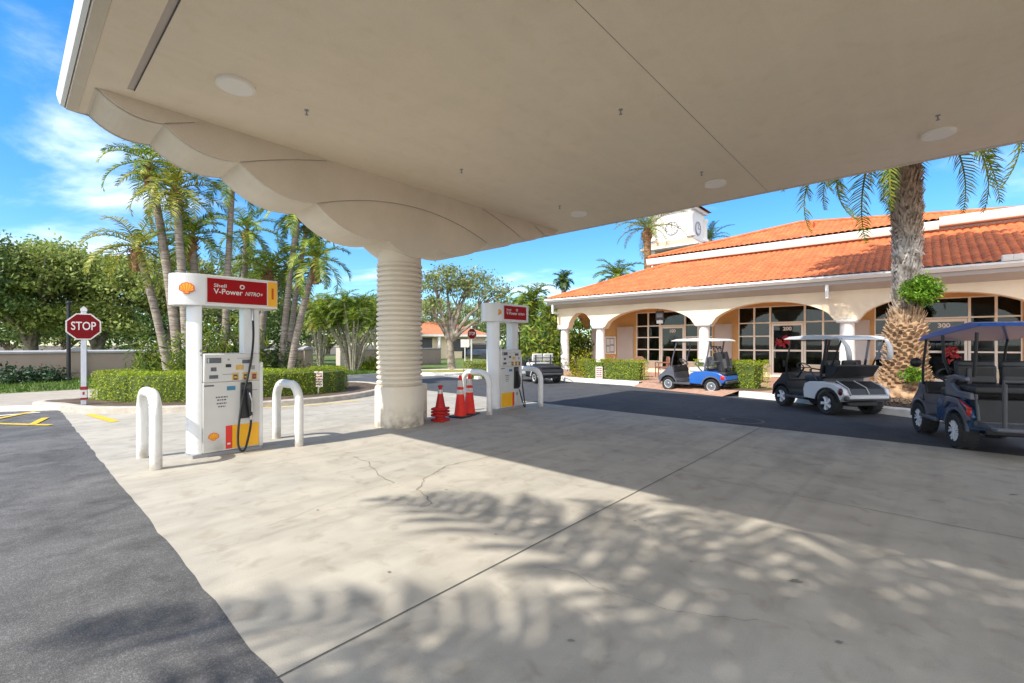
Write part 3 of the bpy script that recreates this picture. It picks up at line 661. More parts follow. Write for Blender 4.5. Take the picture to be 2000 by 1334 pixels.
# ================================================================ CONES
def tall_cone(p, rz, label):
    o=empty('traffic_cone',p,rz,label,'traffic cone','upright orange cones beside the far pump')
    MB().box(-.19,.19,-.19,.19,0,.035).build('base',M['black'],o,bevel=.015)
    def rad(z): return .135-(.135-.032)*(z-.035)/(.90-.035)
    MB().lathe([(.15,.03),(rad(.06),.06),(rad(.895),.895),(rad(.9)-.008,.91)],28).build('cone_body',M['cone'],o,smooth=True)
    for z0,z1 in ((.50,.60),(.66,.80)):
        MB().lathe([(rad(z0)+.003,z0),(rad(z1)+.003,z1)],28,cap=False).build('reflective_collar',M['collar'],o,smooth=True)
    MB().lathe([(rad(.63)+.004,.615),(rad(.63)+.016,.62),(rad(.63)+.016,.635),(rad(.64)+.004,.645)],28,cap=False).build('ridge',M['cone'],o,smooth=True)
    return o
p=L(.20,1.42,.008); tall_cone(p,FR+.2,'upright orange traffic cone with two reflective collars, next to the stacked red cones')
p=L(.06,1.82,.008); tall_cone(p,FR+.45,'upright orange traffic cone with two reflective collars, close to the hoop bollard')
def small_cone(p, rz, label, top):
    o=empty('traffic_cone',p,rz,label,'traffic cone','stacked red cones beside the column')
    MB().box(-.145,.145,-.145,.145,0,.05).build('base',M['conestack'],o,bevel=.01)
    MB().lathe([(.115,.04),(.10,.08),(.035,.44),(.03,.46)],24).build('cone_body',M['conestack'],o,smooth=True)
    MB().lathe([(.0555,.335),(.042,.42)],24,cap=False).build('reflective_collar',M['collar'],o,smooth=True)
    if top: MB().lathe([(.03,.455),(.055,.47),(.055,.495),(.03,.51)],20).build('cone_cap',M['conestack'],o,smooth=True)
p=L(.28,.80,.008)
for i,(dz,l) in enumerate(((0,'lowest red cone of the stack standing on the concrete'),(.10,'second red cone up in the stack beside the column'),(.165,'third red cone up in the stack beside the column'),(.23,'topmost red cone of the stack, with white collar and red cap'))):
    small_cone(p+Vector((0,0,dz)),FR+.3+.05*i,l,i==3)
o=MB().prism([(-.12,0),(.12,0),(.12,.74),(.10,.77),(-.10,.77),(-.12,.74)],'y',-.08,.08).build('utility_box',M['stucco'],bevel=.01,loc=L(-.15,.62,.006),rot=FR)
MB().box(-.09,.09,-.088,-.078,.1,.66).build('cover_plate',M['lightgrey'],o)
tag(o,'small grey utility box standing against the ribbed column base','utility box')
# ================================================================ SIGNS, POST, WALL
def stop_sign(base, zc, dia, rz, label, sleeve, post=.05):
    o=empty('stop_sign',base,rz,label,'stop sign')
    MB().box(-post,post,-post,post,0,zc+dia/2+.06).build('post',M['galv'] if sleeve else M['trim'],o,bevel=.006)
    MB().prism([(-post*1.2,0),(post*1.2,0),(post*1.2,.05),(0,.12),(-post*1.2,.05)],'y',-post*1.2,post*1.2).build('post_cap',M['trim'],o,loc=(0,0,zc+dia/2+.06))
    def octo(r_): return [(r_/math.cos(R(22.5))*math.cos(R(22.5+45*i)), zc+r_/math.cos(R(22.5))*math.sin(R(22.5+45*i))) for i in range(8)]
    bl=MB().prism(octo(dia/2),'y',-post-.012,-post-.002).build('sign_blade',M['signwhite'],o)
    MB().prism(octo(dia/2-.028),'y',-post-.016,-post-.008).build('sign_face',M['stopred'],bl)
    text('STOP',dia*.44,M['signwhite'],bl,(0,-post-.018,zc+.005),bold=.003,width=dia*.70)
    if sleeve:
        MB().box(-post-.01,post+.01,-post-.01,post+.01,.14,.42).build('reflective_wrap',M['signwhite'],o)
        MB().box(-post-.013,post+.013,-post-.013,post+.013,.36,.44).build('red_band',M['wreath'],o); MB().box(-post-.013,post+.013,-post-.013,post+.013,.12,.17).build('red_band',M['wreath'],o)
        MB().box(-.018,.018,-post-.013,-post-.009,.24,.31).build('band_mark',M['wreath'],o)
b_=G(164,790,.13); zc=H_+(HY-638)/F_*b_.y-b_.z
stop_sign(b_, zc, .635, math.atan2(-b_.x,b_.y)*.85, 'red octagonal stop sign on a square post at the hedge end',True,.05)
b_=G(921,712,.1); zc=H_+(HY-652)/F_*b_.y-b_.z
stop_sign(b_, zc, .78, R(38), 'distant red stop sign on a slim white post behind the yellow hedge',False,.04)
def notice(base, w, z0, z1, rz, label):
    o=empty('notice_sign',base,rz,label,'sign')
    MB().box(-.02,.02,.006,.03,0,z1-.05).build('stake',M['trim'],o)
    bl=MB().box(-w/2,w/2,-.006,.006,z0,z1).build('sign_blade',M['signwhite'],o,bevel=.004)
    h=(z1-z0)
    r_=random.Random(int(base.x*10))
    for i in range(5):
        zz_=z0+h*(.16+.17*i); q=-w*.38
        while q<w*.36:
            l_=r_.uniform(.03,.07); MB().box(q,min(q+l_,w*.4),-.009,-.005,zz_-.03*h,zz_+.045*h).build('red_mark',M['wreath'],bl); q+=l_+.014
b_=G(622,769,.13); notice(b_,.24,.2,.66,R(12),'small red and white notice on a stake in front of the long hedge')
b_=G(1170,746,.16); notice(b_,.26,.12,.58,R(-8),'pale red and white notice between the clipped hedges by the shops')
b_=G(134,745); o=empty('lamp_post',b_,0,'slim black metal post in front of the perimeter wall','post')
MB().tube([(0,0,0),(0,0,3.35)],[.075,.06],12).build('shaft',M['blacksteel'],o,smooth=True); MB().lathe([(.13,0),(.13,.12),(.08,.2)],14).build('foot',M['blacksteel'],o); MB().lathe([(.07,3.3),(.09,3.33),(.09,3.38),(.02,3.45)],12).build('finial',M['blacksteel'],o)
# perimeter wall along the lawn
wp=G(0,745); WX=LOC(wp)[0]-.05; wy0=LOC(wp)[1]
pw=empty('perimeter_wall',(OX[0],OX[1],0),FR,'long low tan stucco wall with grey coping behind the lawn','wall')
ZW=1.30
MB().box(WX-.1,WX+.1,wy0-14,wy0+13.2,0,ZW-.12).build('wall',M['wallpaint'],pw)
MB().prism([(WX-.17,ZW-.12),(WX+.17,ZW-.12),(WX+.17,ZW-.04),(WX+.05,ZW+.02),(WX-.05,ZW+.02),(WX-.17,ZW-.04)],'y',wy0-14,wy0+13.25).build('coping',M['wallcap'],pw)
for yy in (wy0-7.5,wy0+2.35,wy0+13.1):
    MB().box(WX-.28,WX+.28,yy-.28,yy+.28,0,ZW-.05).build('pier',M['wallpaint'],pw,bevel=.02)
    MB().box(WX-.33,WX+.33,yy-.33,yy+.33,.28,.36).build('pier_band',M['wallpaint'],pw)
    MB().prism([(yy-.34,ZW-.05),(yy+.34,ZW-.05),(yy+.34,ZW+.04),(yy,ZW+.16),(yy-.34,ZW+.04)],'x',WX-.34,WX+.34).build('pier_cap',M['wallcap'],pw)
gp=empty('gate_wall',(OX[0],OX[1],0),FR,'short tan wall with a pale pier beyond the gateway','wall')
MB().box(WX-.3,WX+.3,wy0+15.2,wy0+15.8,0,ZW+.12).build('pier',M['pilaster'],gp,bevel=.02); MB().box(WX-.36,WX+.36,wy0+15.14,wy0+15.86,ZW+.12,ZW+.2).build('pier_cap',M['wallcap'],gp)
MB().box(WX-.1,WX+.1,wy0+15.8,wy0+24,0,ZW-.1).build('wall',M['wallpaint'],gp); MB().box(WX-.16,WX+.16,wy0+15.86,wy0+24,ZW-.1,ZW).build('coping',M['wallcap'],gp)
# ================================================================ SHOP BUILDING
bl = empty('shop_building',(OX[0],OX[1],0),FR,'peach arcaded shop building with orange tiled roofs and dark windows','building')
YA=15.0; YW=17.25; XL=-7.0; XR=21.3; ZE=3.95
colx=[-6.66,-4.44,.71,5.71,10.75,15.8,20.9]
ZSP=2.46
def arch(x0,x1,rise,n=24):
    return [(x0+(x1-x0)*i/n, ZSP+rise*(1-abs(2*i/n-1)**2.0)**(.62)) for i in range(n+1)]
bot=[(XL,ZSP),(colx[0]+.3,ZSP)]
for i,(a,b) in enumerate(zip(colx[:-1],colx[1:])):
    g_=.36; bot+=arch(a+g_,b-g_,.80 if i else .78)
bot+=[(XR,ZSP)]
MB().prism(bot+[(XR,3.55),(XL,3.55)],'y',YA-.22,YA+.22).build('arcade_wall',M['peach'],bl)
# arcade return at the far end: side arch, ceiling, storefront wall and piers
sd=[(YA+.22,ZSP)]+[(YA+.22+(2.2)*i/16, ZSP+.75*math.sin(PI*i/16)**.6) for i in range(17)]+[(YW+.2,ZSP),(YW+.2,3.55),(YA+.22,3.55)]
MB().prism(sd,'x',XL,XL+.4).build('side_arch',M['ochre'],bl)
MB().box(XL,XR,YA+.2,YW+.3,3.42,3.5).build('arcade_ceiling',M['peach'],bl)
for i,x in enumerate(colx):
    pr=[(.30,0),(.30,.12),(.265,.16),(.265,.2),(.245,.24),(.235,1.3),(.215,2.2),(.215,2.22),(.235,2.24),(.235,2.28),(.22,2.30),(.27,2.37)]
    c_=MB().lathe(pr,28,(x,YA,.15)).build('column',M['trim'],bl,smooth=True)
    MB().box(x-.32,x+.32,YA-.3,YA+.3,2.40,2.462).box(x-.29,x+.29,YA-.27,YA+.27,2.37,2.40).build('capital',M['trim'],c_,bevel=.006)
wins=[(-3.62,.30),(1.44,5.30),(6.34,10.18),(11.35,15.2),(16.4,20.2)]
# storefront wall: panels between the windows
edges=[-6.25]+[v for w in wins for v in w]+[XR]
mb=MB()
for i in range(0,len(edges),2): mb.box(edges[i],edges[i+1],YW,YW+.25,.15,3.42)
for a,b in wins: mb.box(a,b,YW+.02,YW+.25,3.26,3.42)
mb.build('storefront_wall',M['ochre'],bl)
for a,b in wins:
    MB().box(a,a+1.28,YW-.06,YW+.2,.15,.70).box(a+2.62,b,YW-.06,YW+.2,.15,.70).build('window_sill_wall',M['peach'],bl)
for a,b in ((-6.3,-5.6),(-4.66,-3.74),(.45,1.2),(5.42,6.2),(10.3,11.2),(15.3,16.2)):
    p_=MB().box(a,b,YW-.16,YW+.005,.15,2.45).build('pilaster',M['pilaster'],bl); MB().box(a-.03,b+.03,YW-.19,YW+.004,2.45,2.53).build('pilaster_cap',M['pilaster'],p_)
for k,(a,b) in enumerate(wins):
    w=b-a; dl=a+1.30; dr=a+2.60
    xs=[a,a+.66,dl,dr,dr+.64,b]; zs=[.72,1.32,1.95,2.54,3.25]
    mb=MB(); t=.035
    for x in xs: mb.box(x-t,x+t,YW+.02,YW+.14,.15 if x in(dl,dr) else .70,3.26)
    for z in zs:
        for i in range(5):
            if i==2 and z<2.5: continue
            tt=t*.75
            mb.box(xs[i]+t,xs[i+1]-t,YW+.03,YW+.13,z-tt,z+tt)
    fr=mb.build('window',M['frame'],bl)
    MB().box(a+.01,dl-.01,YW+.075,YW+.085,.70,3.24).box(dr+.01,b-.01,YW+.075,YW+.085,.70,3.24).box(dl,dr,YW+.075,YW+.085,2.56,3.24).build('pane',M['glass'],fr)
    d_=MB().box(dl+.05,dl+.13,YW+.03,YW+.1,.17,2.50).box(dr-.13,dr-.05,YW+.03,YW+.1,.17,2.50).box(dl+.13,dr-.13,YW+.03,YW+.1,2.40,2.50).box(dl+.13,dr-.13,YW+.03,YW+.1,.17,.34).box(dl+.13,dr-.13,YW+.03,YW+.1,1.28,1.36).build('door',M['frame'],bl)
    MB().box(dl+.12,dr-.12,YW+.06,YW+.07,.3,2.42).build('pane',M['glass'],d_)
    MB().tube([(dl+.2,YW,1.0),(dl+.2,YW-.05,1.05),(dl+.2,YW-.05,1.45),(dl+.2,YW,1.5)],.012,8).build('handle',M['metal'],d_)
    if k<3: text(['100','200','300'][k],.22,M['signwhite'],d_,((dl+dr)/2,YW+.052,2.26),bold=.008,name='door_number')
    # shop interior seen through the glass
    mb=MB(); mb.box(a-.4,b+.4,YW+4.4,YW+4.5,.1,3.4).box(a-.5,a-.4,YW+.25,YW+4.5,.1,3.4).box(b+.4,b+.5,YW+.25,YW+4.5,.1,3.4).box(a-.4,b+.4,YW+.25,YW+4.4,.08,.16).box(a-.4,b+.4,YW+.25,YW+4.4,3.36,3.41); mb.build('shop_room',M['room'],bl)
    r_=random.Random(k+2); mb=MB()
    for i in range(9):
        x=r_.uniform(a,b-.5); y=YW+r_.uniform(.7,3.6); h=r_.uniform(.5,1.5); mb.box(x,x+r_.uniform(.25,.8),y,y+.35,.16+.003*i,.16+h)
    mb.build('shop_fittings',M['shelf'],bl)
# notice board
nb=MB().box(-5.47,-4.80,YW-.07,YW,1.05,2.02).build('notice_board',M['frame'],bl,bevel=.01)
MB().box(-5.40,-4.87,YW-.08,YW-.065,1.12,1.95).build('board_face',M['grey'],nb)
for i,(u,w_,z,h) in enumerate(((-5.36,.2,1.55,.34),(-5.12,.2,1.6,.28),(-5.35,.18,1.16,.3),(-5.13,.22,1.2,.3))): MB().box(u,u+w_,YW-.085,YW-.078,z,z+h).build('paper',M['signwhite'],nb)
# lower roof: corrugated clay tiles clipped at the hip
def tile_roof(x0,x1,y0,z0,ytop,slope,name,parent,per=.22,course=.34,amp=.05):
    xs=[]; x=x0
    while x<x1: xs.append(x); x+=per/6
    xs=np.array(xs); yt=np.array([ytop(x) for x in xs]); sl_=np.array([slope(x) for x in xs])
    ymax=yt.max(); rows=[]; v=y0
    while v<ymax+course:
        rows += [(v,0.0),(v+course*.97,.0)]; v+=course
    ph=np.mod((xs-x0)/per,1.0); cor=amp*np.abs(np.sin(PI*ph))**.8
    V=[]; 
    for i,(v,_) in enumerate(rows):
        lift=.028*(1 if i%2==0 else .0)
        y=np.minimum(v,yt); z=z0+sl_*(y-y0)+cor+lift
        V.append(np.stack([xs,y,z],1))
    V=np.concatenate(V); n=len(xs); fs=[]
    for i in range(len(rows)-1):
        o=i*n; v0=rows[i][0]
        for j in range(n-1):
            if v0>=max(yt[j],yt[j+1]): continue
            fs.append((o+j,o+j+1,o+n+j+1,o+n+j))
    mb=MB(); mb.v=[tuple(p) for p in V.tolist()]; mb.f=fs; mb.m=[0]*len(fs)
    return mb.build(name,M['terracotta'],parent,smooth=False,fix=False)
XH=-7.22; YE=14.12; sl1=.405
ytop1=lambda x: min(19.3, YE+.02+max(0,(x-XH)))
rf=tile_roof(XH,XR+1,YE,ZE+.02,ytop1,lambda x:sl1,'roof',bl)
# hip cap, hip side and far slope
MB().tube([(XH+.05,YE+.02,ZE+.06),(XH+5.2,YE+5.18,ZE+.10+sl1*5.16)],.09,8).build('hip_cap',M['terracotta'],rf)
MB().add([(XH,YE,ZE),(XH,YE+12,ZE),(XH+5.2,YE+5.18,ZE+sl1*5.18),(XH+5.2,YE+7,ZE+sl1*5.18)],[(0,2,3,1)]).build('side_slope',M['terracotta'],rf)
# eaves: gutter, fascia, sloping grey soffit
MB().prism([(YE-.10,ZE-.03),(YE-.02,ZE-.13),(YE+.06,ZE-.13),(YE+.06,ZE+.03),(YE-.08,ZE+.03)],'x',XH-.08,XR+1).build('gutter',M['trim'],bl)
MB().prism([(YE+.06,ZE-.16),(YE+.10,ZE-.26),(YE+.12,ZE-.26),(YA-.2,3.50),(YA-.2,3.58),(YE+.3,ZE),(YE+.06,ZE)],'x',XH,XR+1).build('eaves',M['eaves'],bl)
MB().prism([(XH-.08,ZE-.03),(XH,ZE-.13),(XH+.06,ZE-.13),(XH+.06,ZE+.03),(XH-.06,ZE+.03)],'y',YE,YE+11).build('gutter',M['trim'],bl)
MB().box(XH+.03,XL+.01,YE+.5,YE+11,3.5,ZE-.12).build('eaves',M['eaves'],bl)
for x in (-6.92,5.2,XR-.4): MB().box(x-.05,x+.05,YE+.1,YE+.18,3.3,ZE-.1).box(x-.05,x+.05,YE+.12,YA-.2,3.22,3.32).build('downspout',M['trim'],bl)
# upper storey: grey wall, white cornice, second tiled roof
XU=PY(1265,512,18.9)[0]
MB().box(XU+.25,XR+1,19.0,19.2,5.4,6.1).build('upper_wall',M['pilaster'],bl)
up=[(18.78,6.02),(18.70,6.20),(18.70,6.34),(19.2,6.34),(19.2,6.02)]
MB().prism(up,'x',XU,8.2).prism([(y-.12,z+.10) for y,z in up],'x',8.2,XR+1).build('cornice',M['trim'],bl,bevel=.008)
p1=PY(1562,437,21.3); p2=PY(2000,408,22.9)
def rtop(x):
    if x<p1[0]: t=max(0,(x-XU)/(p1[0]-XU)); return 18.72+t*(21.3-18.72), 6.36+t*(p1[1]-6.36)
    t=(x-p1[0])/(p2[0]-p1[0]); return 21.3+t*1.6, p1[1]+t*(p2[1]-p1[1])
uf=tile_roof(XU,XR+1,18.70,6.36,lambda x:rtop(x)[0]+.01,lambda x:(rtop(x)[1]-6.36)/(max(.02,rtop(x)[0]-18.70)) if x>XU+.05 else .4,'upper_roof',bl)
cap=[(x,rtop(x)[0],rtop(x)[1]+.05) for x in [XU+.1]+[XU+(p1[0]-XU)*i/6 for i in range(1,7)]+[p1[0]+(XR-p1[0])*i/5 for i in range(1,6)]]
MB().tube(cap,.10,8).build('ridge_cap',M['terracotta'],uf)
MB().add([(XU,18.7,6.36),(p1[0],21.3,p1[1]),(p1[0],24,p1[1]-.1),(XU,27,6.36)],[(0,1,2,3)]).build('rear_slope',M['terracotta'],uf)
MB().add([(p1[0],21.3,p1[1]),(XR+1,rtop(XR+1)[0],rtop(XR+1)[1]),(XR+1,29,6.2),(p1[0],27,6.2)],[(0,1,2,3)]).build('rear_slope',M['terracotta'],uf)
MB().box(XU+.3,XR+1,19.2,28,5.4,6.3).build('upper_block',M['pilaster'],bl)
for px,py in ((1580,441),(1655,441)):
    x,z=PY(px,py,20.6); MB().prism([(20.2,z-.25),(20.9,z-.1),(20.9,z+.16),(20.2,z+.10)],'x',x-.22,x+.22).build('roof_vent',M['terracotta'],uf,bevel=.02)
# lower wing seen at the far end of the roof
x_,z_=PY(1222,518,19.6)
for x in (PY(1966,502,YE)[0],PY(1988,502,YE)[0]):
    f_=MB().box(x-.11,x+.11,YE-.12,YE+.06,ZE+.04,ZE+.22).build('floodlight',M['trim'],bl,bevel=.01); MB().box(x-.09,x+.09,YE-.128,YE-.118,ZE+.07,ZE+.20).build('lens',M['signwhite'],f_)
# hanging plaque under the first arch
hp=empty('hanging_sign',L(-1.55,YA+.55,2.75),FR,'small dark square plaque hanging under the first wide arch','sign')
MB().box(-.2,.2,-.03,.03,0,.42).build('plaque',M['dark'],hp,bevel=.01); MB().box(-.12,-.11,-.01,.01,.42,.75).box(.11,.12,-.01,.01,.42,.75).build('hanger',M['dark'],hp); MB().box(-.15,.15,-.034,-.028,.12,.30).build('plaque_face',M['grey'],hp)
MB().box(-.15,.15,-.03,.03,-.17,-.02).build('lower_plate',M['trim'],hp)
# ribbons on two shop doors
def ribbon(px,py,s,label,seed):
    x,z=PY(px,py,YW-.08); r_=random.Random(seed); mb=MB()
    for i in range(26):
        a=r_.uniform(0,2*PI); q=s*math.sqrt(r_.random())*.8; c=(q*math.cos(a),-.02-r_.random()*.08,q*math.sin(a)*1.15); k=s*.34
        u=Vector((r_.uniform(-1,1),r_.uniform(-.3,.3),r_.uniform(-1,1))).normalized(); w=Vector((-u.z,r_.uniform(-.4,.4),u.x)).normalized(); c=Vector(c)
        pts=[]
        for j in range(7):
            t=j/6*PI; pts.append(c+u*k*math.cos(t)+Vector((0,-1,0))*k*.5*math.sin(t))
        vs=[]; 
        for p in pts: vs += [p+w*k*.3,p-w*k*.3]
        mb.add(vs,[(2*j,2*j+1,2*j+3,2*j+2) for j in range(6)])
    o=mb.build('ribbon_wreath',M['wreath'],loc=L(x,YW-.02,z),rot=FR,fix=False); tag(o,label,'wreath')
ribbon(1530,668,.32,'red ribbon wreath on the glazed shop door directly behind the white cart windshield',1); ribbon(1856,692,.28,'red ribbon wreath on the glazed shop door right of the stout date palm',2)
# patio chairs before the first shop
def chair(p,rz,label):
    o=empty('patio_chair',p,rz,label,'chair','wicker chairs before the first shop')
    MB().box(-.25,.25,-.25,.25,.40,.46).build('seat',M['wicker'],o,bevel=.02)
    MB().prism([(-.27,.44),(.27,.44),(.26,.80),(.15,.90),(-.15,.90),(-.26,.80)],'y',.22,.27).build('backrest',M['wicker'],o,bevel=.015)
    for sx in (-1,1): MB().box(sx*.27-.03,sx*.27+.03,-.25,.25,.62,.66).box(sx*.27-.025,sx*.27+.025,-.25,-.2,.40,.62).build('armrest',M['wicker'],o,bevel=.01)
    for sx in (-1,1):
        for sy in (-1,1): MB().box(sx*.24-.02,sx*.24+.02,sy*.23-.02,sy*.23+.02,0,.40).build('leg',M['wicker'],o)
for x,y,a,l in ((-1.55,13.3,.3,'brown wicker chair at the hedge end, nearest the shop kerb'),(-.7,13.9,-.9,'brown wicker chair behind the blue cart, facing the first shop door'),(-2.9,14.0,2.4,'brown wicker chair half hidden behind the clipped hedge')):
    chair(L(x,y,.155),FR+a,l)
# ================================================================ CLOCK TOWER
tb=AT(1301,500,40); tw=empty('clock_tower',(tb.x+1.6,tb.y+1.2,0),FR,'white clock tower with a tiled skirt rising behind the shop roof','tower')
k=40/889; Zt=lambda py: H_+(HY-py)*k
hw=1.95
MB().box(-hw,hw,-hw,hw,0,Zt(500)).build('tower_base',M['pilaster'],tw)
for sx in(-1,1):
    for sy in(-1,1):
        MB().box(sx*(hw-.25)-.27,sx*(hw-.25)+.27,sy*(hw-.25)-.27,sy*(hw-.25)+.27,Zt(520),Zt(487)).build('tower_pier',M['trim'],tw)
MB().box(-hw-.6,hw+.6,-hw-.6,hw+.6,Zt(487),Zt(483)).build('lower_cornice',M['trim'],tw,bevel=.03)
z0,z1=Zt(483),Zt(468); a=hw+.55; b=hw-.30
MB().add([(-a,-a,z0),(a,-a,z0),(a,a,z0),(-a,a,z0),(-b,-b,z1),(b,-b,z1),(b,b,z1),(-b,b,z1)],[(0,1,5,4),(1,2,6,5),(2,3,7,6),(3,0,4,7)]).build('skirt_roof',M['skirt'],tw)
c0=hw-.32
cs=MB().box(-c0,c0,-c0,c0,z1-.05,Zt(413)).build('clock_stage',M['trim'],tw)
for sx in(-1,1):
    for sy in(-1,1):
        MB().lathe([(.36,Zt(467)),(.36,Zt(463)),(.24,Zt(461)),(.22,Zt(430)),(.30,Zt(427)),(.34,Zt(422))],16,(sx*(c0+.02),sy*(c0+.02),0)).build('corner_column',M['trim'],cs,smooth=True)
for rz_ in (0,1):
    mt=Matrix.Rotation(R(90*rz_),4,'Z'); mb=MB(); mb.M=mt; zc_=Zt(446); r_=.56
    mb.prism([(r_*math.cos(2*PI*i/36),zc_+r_*math.sin(2*PI*i/36)) for i in range(36)],'y',-c0-.05,-c0+.01); cf=mb.build('clock_face',M['signwhite'],cs)
    mb=MB(); mb.M=mt; mb.tube([(r_*math.cos(2*PI*i/36),-c0-.05,zc_+r_*math.sin(2*PI*i/36)) for i in range(36)],.05,6,closed=True); mb.build('clock_rim',M['grey'],cf,smooth=True)
    mb=MB(); mb.M=mt; mb.box(-.03,.03,-c0-.07,-c0-.055,zc_,zc_+.36); mb.box(0,.32,-c0-.068,-c0-.054,zc_-.03,zc_+.03)
    for i in range(12):
        q=2*PI*i/12; u,w=.46*math.cos(q),.46*math.sin(q); mb.box(u-.03,u+.03,-c0-.066,-c0-.052,zc_+w-.04,zc_+w+.04)
    mb.build('clock_hands',M['dark'],cf)
MB().box(-c0-.25,c0+.25,-c0-.25,c0+.25,Zt(413),Zt(407)).build('upper_cornice',M['trim'],tw,bevel=.03)
MB().add([(-2.15,-2.15,Zt(407)),(2.15,-2.15,Zt(407)),(2.15,2.15,Zt(407)),(-2.15,2.15,Zt(407)),(0,0,Zt(372))],[(0,1,4),(1,2,4),(2,3,4),(3,0,4)]).build('tower_roof',M['terracotta'],tw)
MB().box(-c0-.1,c0+.1,-c0-.12,-c0+.02,Zt(470),Zt(466)).build('balcony_rail',M['trim'],cs)
# ================================================================ FAR HOUSE AND CARS
hb=AT(872,690,50); ho=empty('far_house',(hb.x,hb.y,0),R(25),'low cream house with an orange tiled hip roof far behind the street tree','house')
MB().box(-4.2,4.6,0,7,0,2.5).build('wall',M['peach'],ho)
MB().add([(-5,-.8,2.5),(5.4,-.8,2.5),(5.4,7.8,2.5),(-5,7.8,2.5),(-1.2,3.5,4.2),(1.8,3.5,4.2)],[(0,1,5,4),(1,2,5),(2,3,4,5),(3,0,4),(0,3,2,1)]).build('roof',M['housetile'],ho)
MB().box(-5.05,5.45,-.86,-.78,2.42,2.64).build('fascia',M['trim'],ho)
for x in (-3.9,-1.0): MB().lathe([(.2,0),(.18,2.45)],12,(x,-.6,0)).build('porch_column',M['trim'],ho)
MB().box(-3.2,-1.6,-.02,.1,0,2.3).build('doorway',M['dark'],ho); MB().box(.8,2.4,-.03,.1,.8,2.2).build('window',M['dark'],ho)
def car(p,rz,m,label):
    o=empty('parked_car',p,rz,label,'car','cars parked by the far house')
    MB().prism([(-2.2,.35),(2.2,.35),(2.25,.7),(2.1,.92),(1.1,1.02),(-2.15,1.05),(-2.28,.8)],'y',-.88,.88).build('body',m,o,bevel=.08)
    MB().prism([(-2.0,1.04),(1.05,1.02),(.35,1.62),(-1.75,1.66)],'y',-.76,.76).build('cabin',M['black'],o,bevel=.08)
    MB().prism([(.35,1.60),(-1.75,1.63),(-1.72,1.70),(.25,1.68)],'y',-.70,.70).build('roof',m,o,bevel=.03)
    for x in(-1.4,1.4):
        for y in(-.8,.8): MB().lathe([(.34,-.1),(.34,.1)],18,(x,y,.34),'y').build('wheel',M['rubber'],o)
    for y in(-.6,.6):
        MB().box(2.2,2.27,y-.2,y+.2,.68,.82).build('headlight',M['signwhite'],o); MB().box(-2.28,-2.2,y-.2,y+.2,.75,.95).build('taillight',M['taillight'],o)
q=G(933,700); car((q.x,q.y,0),R(150),M['carpaint'],'dark blue car parked by the far house, right of the slim stop post')
q=G(905,699); car((q.x,q.y+5,0),R(100),M['black'],'black car parked by the far house, left of the slim stop post')
q=G(908,705); o=empty('small_sign',q,R(10),'small blank white sign on a thin white pole near the parked cars','sign'); MB().box(-.04,.04,-.03,.03,0,2.0).build('pole',M['trim'],o); MB().box(-.4,.4,-.05,-.03,1.3,2.05).build('sign_blade',M['signwhite'],o)
# ================================================================ GOLF CARTS  (x forward, y left)
def wheel_mesh(R_,w,rr,style,rimmat):
    t=MB().lathe([(rr,-w/2+.015),(R_*.9,-w/2),(R_-.01,-w/2+.02),(R_,-w/4),(R_,w/4),(R_-.01,w/2-.02),(R_*.9,w/2),(rr,w/2-.015)],32,(0,0,0),'y',cap=False)
    for i in range(28):
        q=2*PI*i/28; 
        for s in (-1,1):
            mb=MB(); M_=Matrix.Rotation(q,4,'Y'); t.M=M_; t.box(R_-.008,R_+.006,s*w*.28-w*.16,s*w*.28+w*.16,-.009,.009); t.M=None
    tyre=t.build('tyre',M['rubber'],smooth=True)
    r=MB().lathe([(rr+.004,-w/2+.02),(rr,-w/2+.02),(rr-.012,-w*.1),(.02,-w*.1)],28,(0,0,0),'y',cap=False)
    r.lathe([(rr+.004,w/2-.012),(rr-.012,w/2-.012),(rr-.018,w*.18),(.01,w*.18)],28,(0,0,0),'y',cap=False)
    r.mi=1
    n=dict(cap=8,five=5,seven=7)[style]
    for i in range(n):
        q=2*PI*i/n
        r.M=Matrix.Rotation(q,4,'Y')
        if style=='cap': r.prism([(.03,-.03),(rr-.02,-.035),(rr-.02,.035),(.03,.03)],'y',w*.18,w/2-.03)
        elif style=='five': r.prism([(.02,-.022),(rr*.55,-.028),(rr-.012,-.055),(rr-.012,.02),(rr*.55,.028),(.02,.022)],'y',w*.18,w/2-.012)
        else: 
            r.prism([(.02,-.014),(rr*.5,-.018),(rr-.012,-.045),(rr-.012,-.018),(rr*.55,.016),(.02,.014)],'y',w*.18,w/2-.01)
            r.prism([(rr*.5,-.0),(rr-.012,.022),(rr-.012,.04),(rr*.5,.016)],'y',w*.18,w/2-.012)
    r.M=None; r.lathe([(.035,w*.18),(.035,w/2-.02),(.01,w/2-.008)],14,(0,0,0),'y')
    rim=r.build('rim',[M['lightgrey'] if style=='cap' else M['black'],rimmat],smooth=True)
    rim.parent=tyre; return tyre
